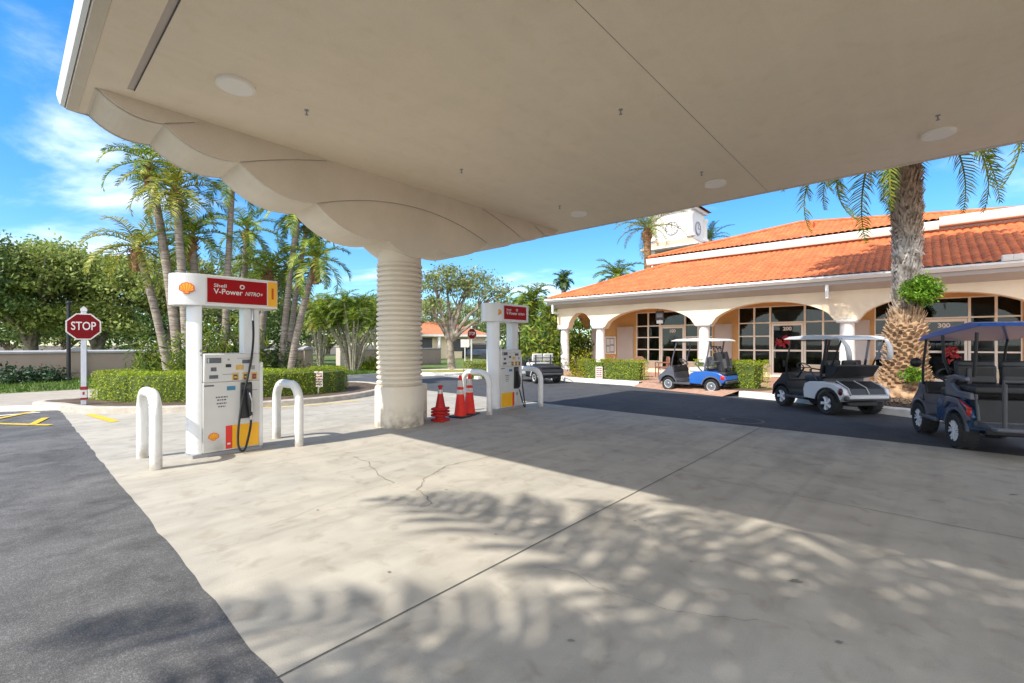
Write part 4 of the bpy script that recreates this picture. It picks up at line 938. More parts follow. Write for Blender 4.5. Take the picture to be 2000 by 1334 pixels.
def cart(p, heading, label, body, front, seat, roofm, strut, style, rim, lift=0, wr=.235, wb=1.56, rearseat=False, kit='bag', roof=True, group='golf carts parked along the shops'):
    o=empty('golf_cart',p,heading,label,'golf cart',group)
    z=lift; xr=-wb/2; xf=wb/2; W2=.56
    def archpts(cx,r_,a0,a1,n=10): return [(cx+r_*math.cos(R(a0+(a1-a0)*i/n)), wr+r_*math.sin(R(a0+(a1-a0)*i/n))) for i in range(n+1)]
    ra=wr+.07
    MB().box(xr-.35,xf+.25,-.36,.36,.20+z,.31+z).build('chassis',M['black'],o,bevel=.02)
    # rear body shell
    rb=[(-.02,.29+z),(.0,.50+z),(-.05,.63+z),(-.2,.69+z),(-.6,.72+z),(xr-.2,.68+z),(xr-.42,.58+z),(xr-.47,.46+z),(xr-.40,.38+z)]
    ar=[q for q in archpts(xr,ra,170,10) if q[1]>.26+z*.6]
    body_o=MB().prism(rb+[(xr-ra-.02,.34+z*.8)]+ar+[(xr+ra+.03,.28+z)],'y',-W2,W2).build('body',body,o,bevel=.035)
    for s in(-1,1):
        ao=archpts(xr,ra+.035,172,8); ai=archpts(xr,ra-.005,8,172)
        MB().prism(ao+ai,'y',s*W2-.012 if s>0 else -W2-.02,s*W2+.02 if s>0 else -W2+.012).build('wheel_arch',front if body!=front else M['dark'],body_o)
    MB().box(xr-.50,xr-.42,-W2+.02,W2-.02,.33+z,.43+z).build('rear_bumper',M['dark'],o,bevel=.03)
    # front cowl
    fr_=[(.50,.28+z),(.56,.66+z),(.60,.80+z),(.74,.84+z),(xf+.12,.70+z),(xf+.36,.50+z),(xf+.38,.36+z)]
    fa=[q for q in archpts(xf,ra,10,170) if q[1]>.26+z*.6]
    co_=MB().prism(fr_+fa+[(xf-ra-.03,.28+z)],'y',-W2+.02,W2-.02).build('front_cowl',front,o,bevel=.05)
    for s in(-1,1):
        ao=archpts(xf,ra+.03,175,0); ai=archpts(xf,ra-.005,0,175)
        MB().prism(ao+ai,'y',s*(W2-.02)-.012,s*(W2-.02)+.03).build('fender',front,co_)
        MB().ell((xf+.30,s*.40,.56+z),.05,.10,.055).build('headlight',M['signwhite'],co_,smooth=True)
    MB().prism([(.52,.66+z),(.60,.86+z),(.68,.86+z),(.66,.62+z)],'y',-W2+.06,W2-.06).build('dashboard',M['black'],o,bevel=.02)
    MB().box(-.03,.58,-W2+.01,W2-.01,.26+z,.315+z).build('floor',M['black'],o,bevel=.01)
    for s in(-1,1): MB().box(-.05,.60,s*W2-.03,s*W2+.03,.235+z,.30+z).build('rocker',M['cartgrey'] if rearseat else M['dark'],o,bevel=.015)
    # seats
    MB().box(-.50,.04,-.50,.50,.67+z,.82+z).build('seat',seat,o,bevel=.05)
    if kit!='none':
        for s in(-1,1):
            MB().prism([(-.52,.88+z),(-.42,.88+z),(-.47,1.20+z),(-.55,1.20+z)],'y',s*.26-.235,s*.26+.235).build('backrest',seat,o,bevel=.035)
            MB().tube([(-.45,s*.535,.70+z),(-.20,s*.54,.97+z),(-.28,s*.54,1.0+z),(-.5,s*.53,.98+z)],.017,8).build('armrest',M['dark'],o,smooth=True)
        MB().box(-.58,-.54,-.5,.5,.72+z,.78+z).box(-.56,-.53,-.38,-.33,.7+z,1.15+z).box(-.56,-.53,.33,.38,.7+z,1.15+z).build('back_bracket',M['dark'],o)
    # steering
    st=MB().tube([(.56,.26,.72+z),(.34,.26,.98+z)],.022,8).build('steering_column',M['black'],o)
    ax_=Vector((-.22,0,.26)).normalized(); u=Vector((0,1,0)); w=ax_.cross(u)
    MB().tube([Vector((.33,.26,.99+z))+u*.165*math.cos(q)+w*.165*math.sin(q) for q in [2*PI*i/24 for i in range(24)]],.014,8,closed=True).tube([Vector((.33,.26,.99+z))-u*.16,Vector((.33,.26,.985+z)),Vector((.33,.26,.99+z))+u*.16],.012,6).tube([Vector((.33,.26,.985+z)),Vector((.33,.26,.99+z))-w*.16],.012,6).build('steering_wheel',M['black'],st,smooth=True)
    zt=1.70+z*.9
    if roof:
        r0,r1=(xr-.30 if not rearseat else xr-.75),.62
        pr=[(r0,zt),(r0+.02,zt+.03),(r0+.25,zt+.075),((r0+r1)/2,zt+.09),(r1-.2,zt+.06),(r1,zt+.005),(r1,zt-.01),(r0,zt-.015)]
        if rearseat: pr=[(x,z_+.10-.20*(x-r0)/(r1-r0)) for x,z_ in pr]
        MB().prism(pr,'y',-.60,.60).build('roof',roofm,o,bevel=.022)
        for s in(-1,1):
            MB().tube([(.66,s*.51,.66+z),(.60,s*.53,1.1+z),(.44,s*.53,zt)],.02,8).build('front_strut',strut,o,smooth=True)
            if not rearseat: MB().tube([(-.50,s*.53,.68+z),(-.62,s*.53,1.25+z),(-.70,s*.53,zt)],.026,8).build('rear_strut',strut,o,smooth=True)
            else:
                MB().tube([(-.42,s*.54,1.06+z),(-.22,s*.54,1.28+z),(-.18,s*.54,zt)],.022,8).build('rear_strut',strut,o,smooth=True)
                MB().tube([(xr-.42,s*.52,1.05+z),(xr-.50,s*.53,1.45+z),(xr-.52,s*.53,zt)],.022,8).build('rear_strut',strut,o,smooth=True)
        MB().box(.40,.45,-.52,.52,zt-.05,zt-.02).build('roof_bar',strut,o)
    if roof and kit!='plain':
        mb=MB(); mb.add([(.655,-.5,.84+z),(.655,.5,.84+z),(.60,.51,1.12+z),(.60,-.51,1.12+z)],[(0,1,2,3)]).add([(.60,-.51,1.14+z),(.60,.51,1.14+z),(.44,.52,zt-.04),(.44,-.52,zt-.04)],[(0,1,2,3)]); mb.build('windshield',M['clear'],o)
    # rear equipment
    if kit in('bag','plain'):
        MB().box(xr-.42,xr-.02,-.46,.46,.60+z,.69+z).build('bag_well',M['black'],o,bevel=.02)
        MB().tube([(-.56,-.42,1.02+z),(xr-.18,-.42,1.04+z),(xr-.18,.42,1.04+z),(-.56,.42,1.02+z)],.016,8).build('bag_rail',M['dark'],o)
    for s in(-1,1):
        MB().ell((xr-.36,s*(W2-.01),.52+z),.075,.03,.085).build('taillight',M['taillight'] if not kit=='cover' else M['darkred'],body_o,smooth=True)
    if kit=='cover':
        bw=MB().prism([(xr-.08,.735+z),(xr-.22,.69+z),(xr-.43,.60+z),(xr-.50,.47+z),(xr-.46,.42+z),(xr-.05,.70+z)],'y',-.42,.42).build('rear_panel',M['black'],o,bevel=.01)
        MB().tube([(xr-.10,.0,.745+z),(xr-.43,.0,.617+z),(xr-.505,.0,.49+z)],.012,6).tube([(xr-.10,-.42,.745+z),(xr-.43,-.43,.61+z),(xr-.51,-.43,.46+z),(xr-.51,.43,.46+z),(xr-.43,.43,.61+z),(xr-.10,.42,.745+z)],.013,6).build('panel_trim',M['lightgrey'],bw)
        MB().box(xr-.52,xr-.44,-.47,.47,.38+z,.45+z).build('bumper_strip',M['cartwhite'],o,bevel=.015)
        # basket hung behind the seat, side curtain rolled up, rear curtain over the bag rack
        MB().prism([(-.60,.78+z),(xr-.10,.84+z),(xr-.28,1.10+z),(-.60,1.10+z)],'y',-.50,.50).build('bag_basket',M['black'],o,bevel=.03)
        cv=[]
        ys=[-.60+1.2*i/10 for i in range(11)]; pf=[(xr-.24,zt+.055),(xr-.38,zt-.02),(xr-.48,zt-.16),(xr-.52,zt-.32),(xr-.52,zt-.46)]
        mb=MB(); vs=[]
        for i,(x,zz_) in enumerate(pf):
            for y in ys: vs.append((x+.02*math.sin(y*17+i),y*(1-.03*i),zz_-.02*abs(y)*i*.3))
        mb.add(vs,[(i*11+j,i*11+j+1,(i+1)*11+j+1,(i+1)*11+j) for i in range(1) for j in range(10)]+[(i*11+j,i*11+j+1,(i+1)*11+j+1,(i+1)*11+j) for i in range(1,4) for j in (0,9)])
        c_=mb.build('rear_curtain',M['cover'],o,smooth=True,fix=False); md=c_.modifiers.new('t','SOLIDIFY'); md.thickness=.012
        MB().add([(xr-.40,-.44,zt-.06),(xr-.40,.44,zt-.06),(xr-.52,.43,zt-.46),(xr-.52,-.43,zt-.46)],[(0,1,2,3)]).build('curtain_window',M['clear'],c_)
        for s in(-1,1): MB().tube([(xr-.05,s*.5,1.06+z),(xr-.36,s*.52,zt)],.018,8).build('rack_strut',M['black'],o)
        MB().box(.60,.66,.56,.60,1.0+z,1.16+z).build('mirror',M['black'],o,bevel=.015)
    if rearseat:
        MB().box(xr-.40,xr+.10,-.50,.50,.80+z,.92+z).build('rear_seat',seat,o,bevel=.04)
        for s in(-1,1): MB().prism([(xr+.12,.92+z),(xr+.22,.92+z),(xr+.28,1.26+z),(xr+.20,1.28+z)],'y',s*.26-.235,s*.26+.235).build('rear_backrest',seat,o,bevel=.035)
        for s in(-1,1):
            MB().prism([(xr+.30,.90+z),(xr+.26,1.02+z),(xr+.05,1.06+z),(xr-.30,1.04+z),(xr-.32,.98+z),(xr+.02,.99+z),(xr+.14,.92+z),(xr-.10,.82+z),(xr-.42,.82+z),(xr-.46,.72+z),(xr+.3,.72+z)],'y',s*.55-.03,s*.55+.03).build('side_panel',M['cartgrey'],o,bevel=.015)
            MB().tube([(xr-.42,s*.50,.80+z),(xr-.50,s*.50,.42+z),(xr-.80,s*.50,.36+z)],.02,8).build('step_bracket',M['dark'],o,smooth=True)
        MB().box(xr-.47,xr-.10,-.50,.50,.40+z,.735+z).build('rear_skirt',M['black'],o,bevel=.02)
        fp=MB().box(xr-.95,xr-.46,-.50,.50,.34+z,.40+z).build('foot_platform',M['cartgrey'],o,bevel=.02)
        MB().tube([(xr-.90,-.40,.40+z),(xr-.90,-.40,.98+z),(xr-.86,-.40,1.02+z),(xr-.86,.40,1.02+z),(xr-.90,.40,.98+z),(xr-.90,.40,.40+z)],.026,10).build('grab_bar',M['dark'],o,smooth=True)
        for s in(-1,1): MB().prism([(xr-.28,.64+z),(xr-.10,.70+z),(xr-.40,.56+z),(xr-.44,.60+z)],'y',s*W2-.02,s*W2+.025).build('taillight',M['taillight'],body_o,bevel=.01)
        for s in(-1,1): MB().prism([(xr-.44,.44+z),(xr-.1,.70+z),(xr+.3,.70+z),(xr+.36,.50+z),(xr+.2,.62+z),(xr-.1,.62+z),(xr-.34,.38+z)],'y',s*W2-.01,s*W2+.03).build('quarter_panel',M['cartgrey'],body_o,bevel=.012)
        MB().ell((.50,.66,1.20+z),.06,.09,.085,12,8).build('mirror',M['black'],o,smooth=True); MB().tube([(.55,.53,1.18+z),(.50,.64,1.2+z)],.012,6).build('mirror_arm',M['black'],o)
    wm=wheel_mesh(wr,.20 if lift<.02 else .23,wr*.60 if lift<.02 else wr*.64,style,rim)
    first=True
    for x,yt in ((xr,.49),(xf,.47)):
        for s in(1,-1):
            t=wm if first else dup(wm); first=False
            t.name='wheel'; t.parent=o; t.location=(x,s*yt,wr); t.rotation_euler=(0,0,0 if s>0 else PI)
    return o
m=M['clear']=bpy.data.materials.new('clear_plastic'); N,K,P=nodes(m); _o=N['Material Output']; _t=N.new('ShaderNodeBsdfTransparent'); _t.inputs[0].default_value=(.88,.9,.9,1); _g=N.new('ShaderNodeBsdfGlossy'); _g.inputs['Roughness'].default_value=.05; _ms=N.new('ShaderNodeMixShader'); _ms.inputs[0].default_value=.07; K.new(_t.outputs[0],_ms.inputs[1]); K.new(_g.outputs[0],_ms.inputs[2]); K.new(_ms.outputs[0],_o.inputs[0])
M['darkred']=mat('dark_lens',(.10,.01,.012),.15,.1,10,coat=.6)
def mid(a,b): return ((a[0]+b[0])/2,(a[1]+b[1])/2,.002)
# blue cart: near side is its left
def place(fl,rl,track=.98):
    f=G(*fl); r=G(*rl); h=Vector((f.x-r.x,f.y-r.y)).normalized(); c=(f+r)/2; n=Vector((h.y,-h.x)); return (c.x+n.x*track/2,c.y+n.y*track/2,.003), math.atan2(h.y,h.x)
p,h=place((1311,762.5),(1387,768.5)); h=math.atan2(.74,-.67)
bc=cart(p,h,'blue golf cart with pale roof, white seats and black golf bags behind','_b' and M['cartblue'],M['cartgrey'],M['seatwhite'],M['seatwhite'],M['cartgrey'],'cap',M['metal'],0,.232,1.5,kit='plain')
p,h=place((1533,792.5),(1620,809)); h=math.atan2(.985,-.10)
cart(p,h,'white golf cart with black seats and a pale fabric roof curtain',M['cartwhite'],M['black'],M['seatblack'],M['cartwhite'],M['black'],'five',M['rimsilver'],0.02,.255,1.5,kit='cover')
p,h=place((1803,846),(1884,876)); h=math.atan2(.917,.40)
cart(p,h,'navy four seat golf cart with blue roof and a red tail light',M['cartnavy'],M['cartgrey'],M['seatblack'],M['cartroofblue'],M['black'],'seven',M['rimsilver'],.07,.265,1.36,rearseat=True,kit='four')
q=G(1052,749); cart((q.x-.02,q.y+1.0,.003),math.atan2(.90,-.44),'white and black open golf cart with white padded bench backs, partly behind the hoop',M['black'],M['cartwhite'],M['seatwhite'],M['seatwhite'],M['black'],'cap',M['metal'],0,.23,1.6,kit='bag',roof=False)
# golf bags on the blue cart
for i,(dy,l) in enumerate(((.2,'black golf bag strapped on the blue cart, nearer the camera'),(-.2,'black golf bag strapped on the blue cart, nearer the shops'))):
    mt=Matrix.Translation(bc.location)@Matrix.Rotation(bc.rotation_euler.z,4,'Z'); 
    o=empty('golf_bag',mt@Vector((-.95,dy,.69)),bc.rotation_euler.z,l,'golf bag','golf bags on the blue cart')
    MB().tube([(0,0,0),(.05,0,.25),(.16,0,.62)],[.12,.14,.15],14).build('bag_body',M['black'],o,smooth=True)
    MB().tube([(-.10,0,.12),(-.03,0,.42)],[.07,.085],10).build('pocket',M['dark'],o,smooth=True)
    mb=MB(); r_=random.Random(i)
    for k_ in range(7):
        a=r_.uniform(0,2*PI); q_=.09*math.sqrt(r_.random()); b0=Vector((.16+q_*math.cos(a),q_*math.sin(a),.6)); b1=b0+Vector((.10+r_.uniform(-.04,.06),r_.uniform(-.06,.06),.16+r_.uniform(0,.12)))
        mb.tube([b0,b1],.006,5); mb.ell(b1,.035,.028,.022,8,5)
    mb.build('clubs',M['dark'],o)
# ================================================================ VEGETATION
def unit(n):
    v=rng.normal(size=(n,3)); return v/np.linalg.norm(v,axis=1,keepdims=True)
def leaves(C, size, asp=.5, nrm=None, jit=.35):
    """one diamond leaf per centre"""
    n=len(C); s=size*(1+jit*rng.uniform(-1,1,n))[:,None]
    if nrm is None: nrm=unit(n)
    a=np.cross(nrm,unit(n)); a/=np.linalg.norm(a,axis=1,keepdims=True)+1e-9
    b=np.cross(nrm,a)
    return np.stack([C-a*s*.5, C+b*s*asp*.5, C+a*s*.5+nrm*s*.12, C-b*s*asp*.5],1)
def crown_pts(lobes, nclump, per, rad):
    P=[]; tot=sum(l[3]*l[4]*l[5] for l in lobes)
    for (cx,cy,cz,rx,ry,rz) in lobes:
        k=max(4,int(nclump*(rx*ry*rz)/tot)); u=unit(k); u[:,2]=np.where(u[:,2]<-.45,-u[:,2],u[:,2])
        r=rng.uniform(.55,1.04,k)[:,None]
        c=np.array([cx,cy,cz])+u*r*np.array([rx,ry,rz])
        cr=rad*rng.uniform(.6,1.35,k)
        for j in range(k):
            m=int(per*rng.uniform(.6,1.4)); g=rng.normal(size=(m,3))*cr[j]*np.array([.55,.55,.34]); P.append(c[j]+g)
    return np.concatenate(P)
def tree(name,label,base,lobes,trunk_r,m,bark,nclump,per,rad,lsize,fork=1.2,group=None,cat='tree',extra=None):
    """lobes are relative to the base"""
    o=empty(name,base,0,label,cat,group)
    P_=crown_pts(lobes,nclump,per,rad)
    mb=MB(); mb.quads(leaves(P_,lsize)); mb.build('crown',m,o,fix=False)
    r_=random.Random(int(base.x*100)); mb=MB()
    top=Vector((r_.uniform(-.15,.15),r_.uniform(-.15,.15),fork))
    mb.tube([(0,0,-.1),(0,0,.15),top*.55,top],[trunk_r*1.5,trunk_r*1.1,trunk_r,trunk_r*.95],10)
    for (cx,cy,cz,rx,ry,rz) in lobes:
        e=Vector((cx,cy,cz)); a=top; q=a.lerp(e,.5)+Vector((r_.uniform(-.3,.3),r_.uniform(-.3,.3),r_.uniform(-.1,.4)))
        mb.tube([a-Vector((0,0,.2)),a.lerp(q,.5),q,e],[trunk_r*.75,trunk_r*.55,trunk_r*.42,trunk_r*.15],7)
        for j in range(5):
            f=e+Vector((r_.uniform(-.8,.8)*rx,r_.uniform(-.8,.8)*ry,r_.uniform(-.1,.8)*rz)); mb.tube([q.lerp(e,.4),q.lerp(f,.6)+Vector((0,0,.1)),f],[trunk_r*.28,trunk_r*.18,trunk_r*.05],5)
    mb.build('trunk',bark,o,smooth=True)
    return o
def frond(o, az, el, length, droop, lw=.55, n=34, lwid=.035, vee=.35, hang=.35):
    """arching feather frond as quads: rachis strip and paired leaflets"""
    k=n; t=np.linspace(0,1,k+1); ang=el-droop*t**1.35
    ds=length/k; r=np.concatenate([[0],np.cumsum(np.cos(ang[:-1])*ds)]); z=np.concatenate([[0],np.cumsum(np.sin(ang[:-1])*ds)])
    ca,sa=math.cos(az),math.sin(az); pts=np.stack([o[0]+r*ca,o[1]+r*sa,o[2]+z],1)
    tan=np.stack([np.cos(ang)*ca,np.cos(ang)*sa,np.sin(ang)],1); side=np.array([-sa,ca,0]); up=np.cross(side,tan)*-1; up=np.where(up[:,2:3]<0,-up,up)
    Q=[]
    w=.028*(1-t*.85)*max(.6,length/2.5)
    for s_,dv in ((side,0),(None,1)):
        dirv=np.tile(side,(k+1,1)) if s_ is not None else up
        A=pts-dirv*w[:,None]; B=pts+dirv*w[:,None]; Q.append(np.stack([A[:-1],B[:-1],B[1:],A[1:]],1))
    i0=max(2,int(k*.14)); idx=np.arange(i0,k); tt=t[idx]
    for s in (1,-1):
        L_=lw*np.sin(PI*np.clip(.12+.86*tt,0,1))**.6*rng.uniform(.85,1.12,len(idx))
        fw=.35+.55*tt+rng.normal(size=len(idx))*.13
        d=tan[idx]*fw[:,None]+s*side*(1.0-.25*tt)[:,None]+up[idx]*vee*rng.uniform(.4,1.5,len(idx))[:,None]
        d/=np.linalg.norm(d,axis=1,keepdims=True)
        a=pts[idx]; m_=a+d*L_[:,None]*.55; d2=d+np.array([0,0,-hang*1.6])*rng.uniform(.5,1.5,len(idx))[:,None]; d2/=np.linalg.norm(d2,axis=1,keepdims=True); e=m_+d2*L_[:,None]*.5
        wv=tan[idx]*lwid
        Q.append(np.stack([a-wv*.5,a+wv*.5,m_+wv*.55,m_-wv*.55],1)); Q.append(np.stack([m_-wv*.55,m_+wv*.55,e+wv*.06,e-wv*.06],1))
    return np.concatenate(Q)
def palm_crown(c, nf, length, lw=.5, el=(75,-35), droop=1.5, n=30, lwid=.035, hang=.35, az0=None, azr=2*PI):
    Q=[]
    for i in range(nf):
        f=(i+.5)/nf; az=(i*2.39996+rng.uniform(-.3,.3)) if az0 is None else az0+rng.uniform(-.5,.5)*azr
        e=R(el[0]+(el[1]-el[0])*f+rng.uniform(-9,9))
        Q.append(frond(c,az,e,length*rng.uniform(.8,1.12),droop*rng.uniform(.75,1.2),lw*rng.uniform(.85,1.15),n,lwid,hang=hang))
    return np.concatenate(Q)
def palm(label, base, crown, r0, r1, m, bark, nf=18, length=2.0, lw=.42, bend=0, droop=1.5, shag=False, group=None, n=28, lwid=.035, el=(75,-35)):
    b=Vector(base); c=Vector(crown)-b
    o=empty('palm_tree',b,0,label,'palm tree',group)
    pts=[];rs=[]
    for i in range(13):
        t=i/12; p=Vector((c.x*(t**(1+bend)),c.y*(t**(1+bend)),c.z*t)); pts.append(p); rs.append(r0*(1-t)+r1*t+(.25*r0 if i==0 else 0))
    mb=MB(); mb.tube(pts,rs,12)
    for j in range(int(c.z/.16)):           # leaf-scar rings
        t=(j+.5)*.16/c.z
        if t>=.97: break
        i=min(11,int(t*12)); p=pts[i].lerp(pts[i+1],t*12-i); r_=r0*(1-t)+r1*t
        mb.tube([p-Vector((0,0,.012)),p,p+Vector((0,0,.012))],[r_*.99,r_*1.06,r_*.99],10,cap=False)
    mb.build('trunk',bark,o,smooth=True)
    # fibrous crown shaft with old boots
    mb=MB(); mb.tube([c-Vector((0,0,.9 if shag else .35)),c-Vector((0,0,.3)),c+Vector((0,0,.1))],[r1*1.05,r1*1.7,r1*.8],10)
    for j in range(26 if shag else 12):
        a=random.uniform(0,2*PI); z=-random.uniform(.0,.8 if shag else .3); p=c+Vector((math.cos(a)*r1*1.35,math.sin(a)*r1*1.35,z)); d_=Vector((math.cos(a),math.sin(a),1.3 if random.random()<.75 else -.6)).normalized()
        mb.tube([p,p+d_*.22],[.03,.008],4)
    mb.build('crown_shaft',M['fibre'],o)
    mb=MB(); mb.quads(palm_crown(c+Vector((0,0,.02)),nf,length,lw,el=el,droop=droop,n=n,lwid=lwid)); mb.build('crown',m,o,fix=False)
    return o
# --- hedges
def hedge(name,label,pts,w,h,m,dens=330,ls=.055,z0=.13,closed=False,cat='hedge',group=None,core=.86,rag=.03):
    q=[Vector((p[0],p[1])) for p in pts]; base=q[0]; o=empty(name,(base.x,base.y,0),0,label,cat,group)
    q=[p-base for p in q]; seg=[]; 
    for a,b in zip(q[:-1],q[1:]): seg.append((a,b,(b-a).length))
    tot=sum(s[2] for s in seg); per=2*h+w
    n=int(tot*per*dens)
    # cross-section: side, rounded top, side
    u=rng.uniform(0,1,n)*per; s=rng.uniform(-w*.4,tot+w*.4,n); C=np.zeros((n,3)); Nn=np.zeros((n,3))
    cum=np.cumsum([0]+[x[2] for x in seg])
    ii=np.clip(np.searchsorted(cum,s,side='right')-1,0,len(seg)-1)
    A=np.array([[x[0].x,x[0].y] for x in seg]); T=np.array([[(x[1]-x[0]).x/x[2],(x[1]-x[0]).y/x[2]] for x in seg]); P_=np.stack([-T[:,1],T[:,0]],1)
    # taper the width at the two ends
    over=np.maximum(0,np.maximum(-s,s-tot))/(w*.4); inn=np.minimum(np.maximum(s,0),np.maximum(tot-s,0)); endf=np.sqrt(np.clip(1-over**2,0.02,1))*np.clip(.8+.2*inn/.3,0,1)
    side1=u<h; side2=u>h+w; top=~(side1|side2)
    off=np.where(side1,-w/2,np.where(side2,w/2,u-h-w/2))*endf; z=np.where(side1,u,np.where(side2,per-u,h))
    rnd=.10; 
    z=z-np.where(top,rnd*np.clip((np.abs(off)-(w/2-.15))/.15,0,1)**2*.6,0)
    off=off*np.where(z>h-.12,1-.10*np.clip((z-(h-.12))/.12,0,1),1)
    base2=A[ii]+T[ii]*(s-cum[ii])[:,None]; bump=.03*np.sin(s*3.1+1)+.02*np.sin(s*7.7)
    C[:,:2]=base2+P_[ii]*off[:,None]; C[:,2]=z0+z*(1+bump*.6)
    Nn[:,:2]=P_[ii]*np.where(side1,-1,np.where(side2,1,0))[:,None]; Nn[:,2]=np.where(top,1,.25)
    depth=np.abs(rng.normal(size=n))*.05; C-=Nn*(depth[:,None]-rag*.6); C+=rng.normal(size=(n,3))*rag*.7
    nn=Nn+unit(n)*.9; nn/=np.linalg.norm(nn,axis=1,keepdims=True)
    mb=MB(); mb.quads(leaves(C,ls,.55,nn))
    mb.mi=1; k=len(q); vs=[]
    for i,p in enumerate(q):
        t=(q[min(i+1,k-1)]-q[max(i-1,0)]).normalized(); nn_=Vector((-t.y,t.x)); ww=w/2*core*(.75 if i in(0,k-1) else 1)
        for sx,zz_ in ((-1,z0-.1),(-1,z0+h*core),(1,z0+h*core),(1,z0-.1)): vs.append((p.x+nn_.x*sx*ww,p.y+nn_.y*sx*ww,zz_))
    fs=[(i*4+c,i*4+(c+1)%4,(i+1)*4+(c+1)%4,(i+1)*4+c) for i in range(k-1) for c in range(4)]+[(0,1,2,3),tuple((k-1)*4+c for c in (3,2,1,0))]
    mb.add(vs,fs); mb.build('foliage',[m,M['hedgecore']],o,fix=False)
    return o
hp_=[G(px,py,.13)+Vector((dx,dy,0)) for px,py,dx,dy in ((203,779,0,.3),(280,784,0,.32),(360,783,0,.35),(440,779,-.1,.35),(515,775,-.15,.35),(580,771,-.25,.35),(640,767,-.3,.4),(662,759,-.4,.2))]
hedge('boxwood_hedge','long clipped green hedge curving round the island behind the pump number 1',smooth_poly(hp_,4,False),1.15,.72,M['hedge'],900,.048)
hedge('boxwood_hedge','clipped hedge in front of the arcade, nearest the white and black cart',[L(-3.05,10.75+.75),L(-2.35,11.75)],.75,.78,M['hedge'],850,.05,.15)
hedge('boxwood_hedge','clipped hedge in front of the arcade, ending at the brown wicker chair',[L(-2.15,11.78),L(-.75,11.95)],.75,.80,M['hedge'],850,.05,.15)
hedge('boxwood_hedge','dark clipped hedge along the arcade columns behind the blue cart',[L(.9,13.9),L(3.2,13.9)],.6,.82,M['hedge'],330,.06,.15)
hedge('square_bush','bright clipped bush on the kerb at the tail of the blue cart',[L(3.05,11.15),L(3.75,11.05)],.8,.86,M['hedge'],900,.05,.17,cat='bush')
hedge('yellow_hedge','yellow clipped hedge below the distant slim stop post',[G(916,735,.13)+Vector((0,.4,0)),G(952,735,.13)+Vector((0,.4,0))],.8,.66,M['hedgeyellow'],380,.075,.12)
# --- loose shrubs
def shrub(name,label,base,r,h,m,n,ls,cat='shrub',group=None,asp=.45):
    o=empty(name,base,0,label,cat,group); u=unit(n); u[:,2]=np.abs(u[:,2]); rr_=rng.uniform(.35,1.05,n)[:,None]*(1+.18*np.sin(7*np.arctan2(u[:,1],u[:,0])))[:,None]
    C=u*rr_*np.array([r,r,h]); nn=u*.6+unit(n)*.8; nn/=np.linalg.norm(nn,axis=1,keepdims=True)
    mb=MB(); mb.quads(leaves(C,ls,asp,nn)); mb.build('foliage',m,o,fix=False)
    mb=MB()
    for i in range(7):
        a=2*PI*i/7; mb.tube([(0,0,0),(math.cos(a)*r*.35,math.sin(a)*r*.35,h*.5),(math.cos(a)*r*.6,math.sin(a)*r*.6,h*.8)],[.03,.02,.006],5)
    mb.build('stems',M['oakbark'],o); return o
for px,py,r,h,l in ((-20,752,.9,.75,'dark leafy shrub at the wall foot, cut by the left picture edge'),(22,750,.75,.62,'dark leafy shrub at the wall foot, second from the left picture edge'),(62,748,.75,.66,'dark leafy shrub at the wall foot, nearest the black metal post')):
    b=G(px,py); shrub('leafy_shrub',l,(b.x,b.y+.6,0),r,h,M['shrub'],900,.16,group='dark shrubs along the perimeter wall')
b=G(1118,738,.15); shrub('gold_croton','golden leafed shrub rising behind the clipped hedge at the end arch',(b.x+.5,b.y+1.0,.15),.7,1.15,M['hedgeyellow'],900,.12)
b=G(590,752,.13); shrub('red_tip_shrub','small shrub with golden tips poking above the long hedge top',(b.x-.1,b.y+.9,.13),.35,1.0,M['palmgold'],260,.10)
b=G(344,740,.13); shrub('bamboo_palm_clump','bright feathery palm clump rising behind the hedge, left of pump number 1',(-10.05,14.3,.13),.85,1.95,M['tropic'],1500,.30,asp=.16)
for px,Y,r,h,mm,lab in ((425,16.2,.8,2.1,'tropic','feathery green palm clump seen between the posts of pump number 1'),(480,17,.9,2.5,'palm','tall feathery palm clump behind the cabinet of pump number 1'),(545,17.6,.7,1.5,'dgreen','dark feathery clump behind the nearer pump, right of its post'),(300,19,.9,1.7,'tropic','bright feathery clump at the wall, left of the nearer pump')):
    b=Vector(((px-1000)/F_*Y,Y,.1)); shrub('bamboo_palm_clump',lab,b,r,h,M[mm],1500,.32,asp=.15)
for px,py,r,h,m_,l in ((715,722,.9,.8,'hedge','low rounded green shrub on the verge right of the cane clump'),(745,720,.9,1.2,'palmgold','reddish loose shrub on the verge beside the ribbed column'),(545,712,1.3,1.1,'dgreen','dark low shrub at the gateway opening in the tan wall')):
    b=AT(px,py,28); shrub('verge_shrub',l,(b.x,b.y,0),r,h,M[m_],900,.16)
# --- the big date palm by the shops
DP=Vector((10.93,12.68,.15))
o=empty('date_palm',DP,0,'stout date palm with shaggy boots in the mulch bed by the shops','palm tree')
prof=[(.95,0),(.80,.15),(.58,.42),(.47,.8),(.445,1.5),(.42,1.95),(.33,2.25),(.285,2.6),(.275,3.2),(.285,3.8),(.30,4.5),(.32,5.2),(.335,6.2),(.33,7.4),(.35,8.1),(.26,8.5),(.15,8.7)]
def trr(z):
    for (a,za),(b,zb) in zip(prof[:-1],prof[1:]):
        if za<=z<=zb: return a+(b-a)*(z-za)/(zb-za)
    return .3
lean=lambda z:(.02*z*math.sin(z*.5),0)
mb=MB(); vs=[]
for i in range(64):
    z=8.6*i/63; 
    for j in range(40):
        q=2*PI*j/40; r_=trr(z)*(.93+.05*math.sin(j*2*PI/40*8+z*14)+random.uniform(-.02,.02)); vs.append((r_*math.cos(q)+lean(z)[0],r_*math.sin(q),z))
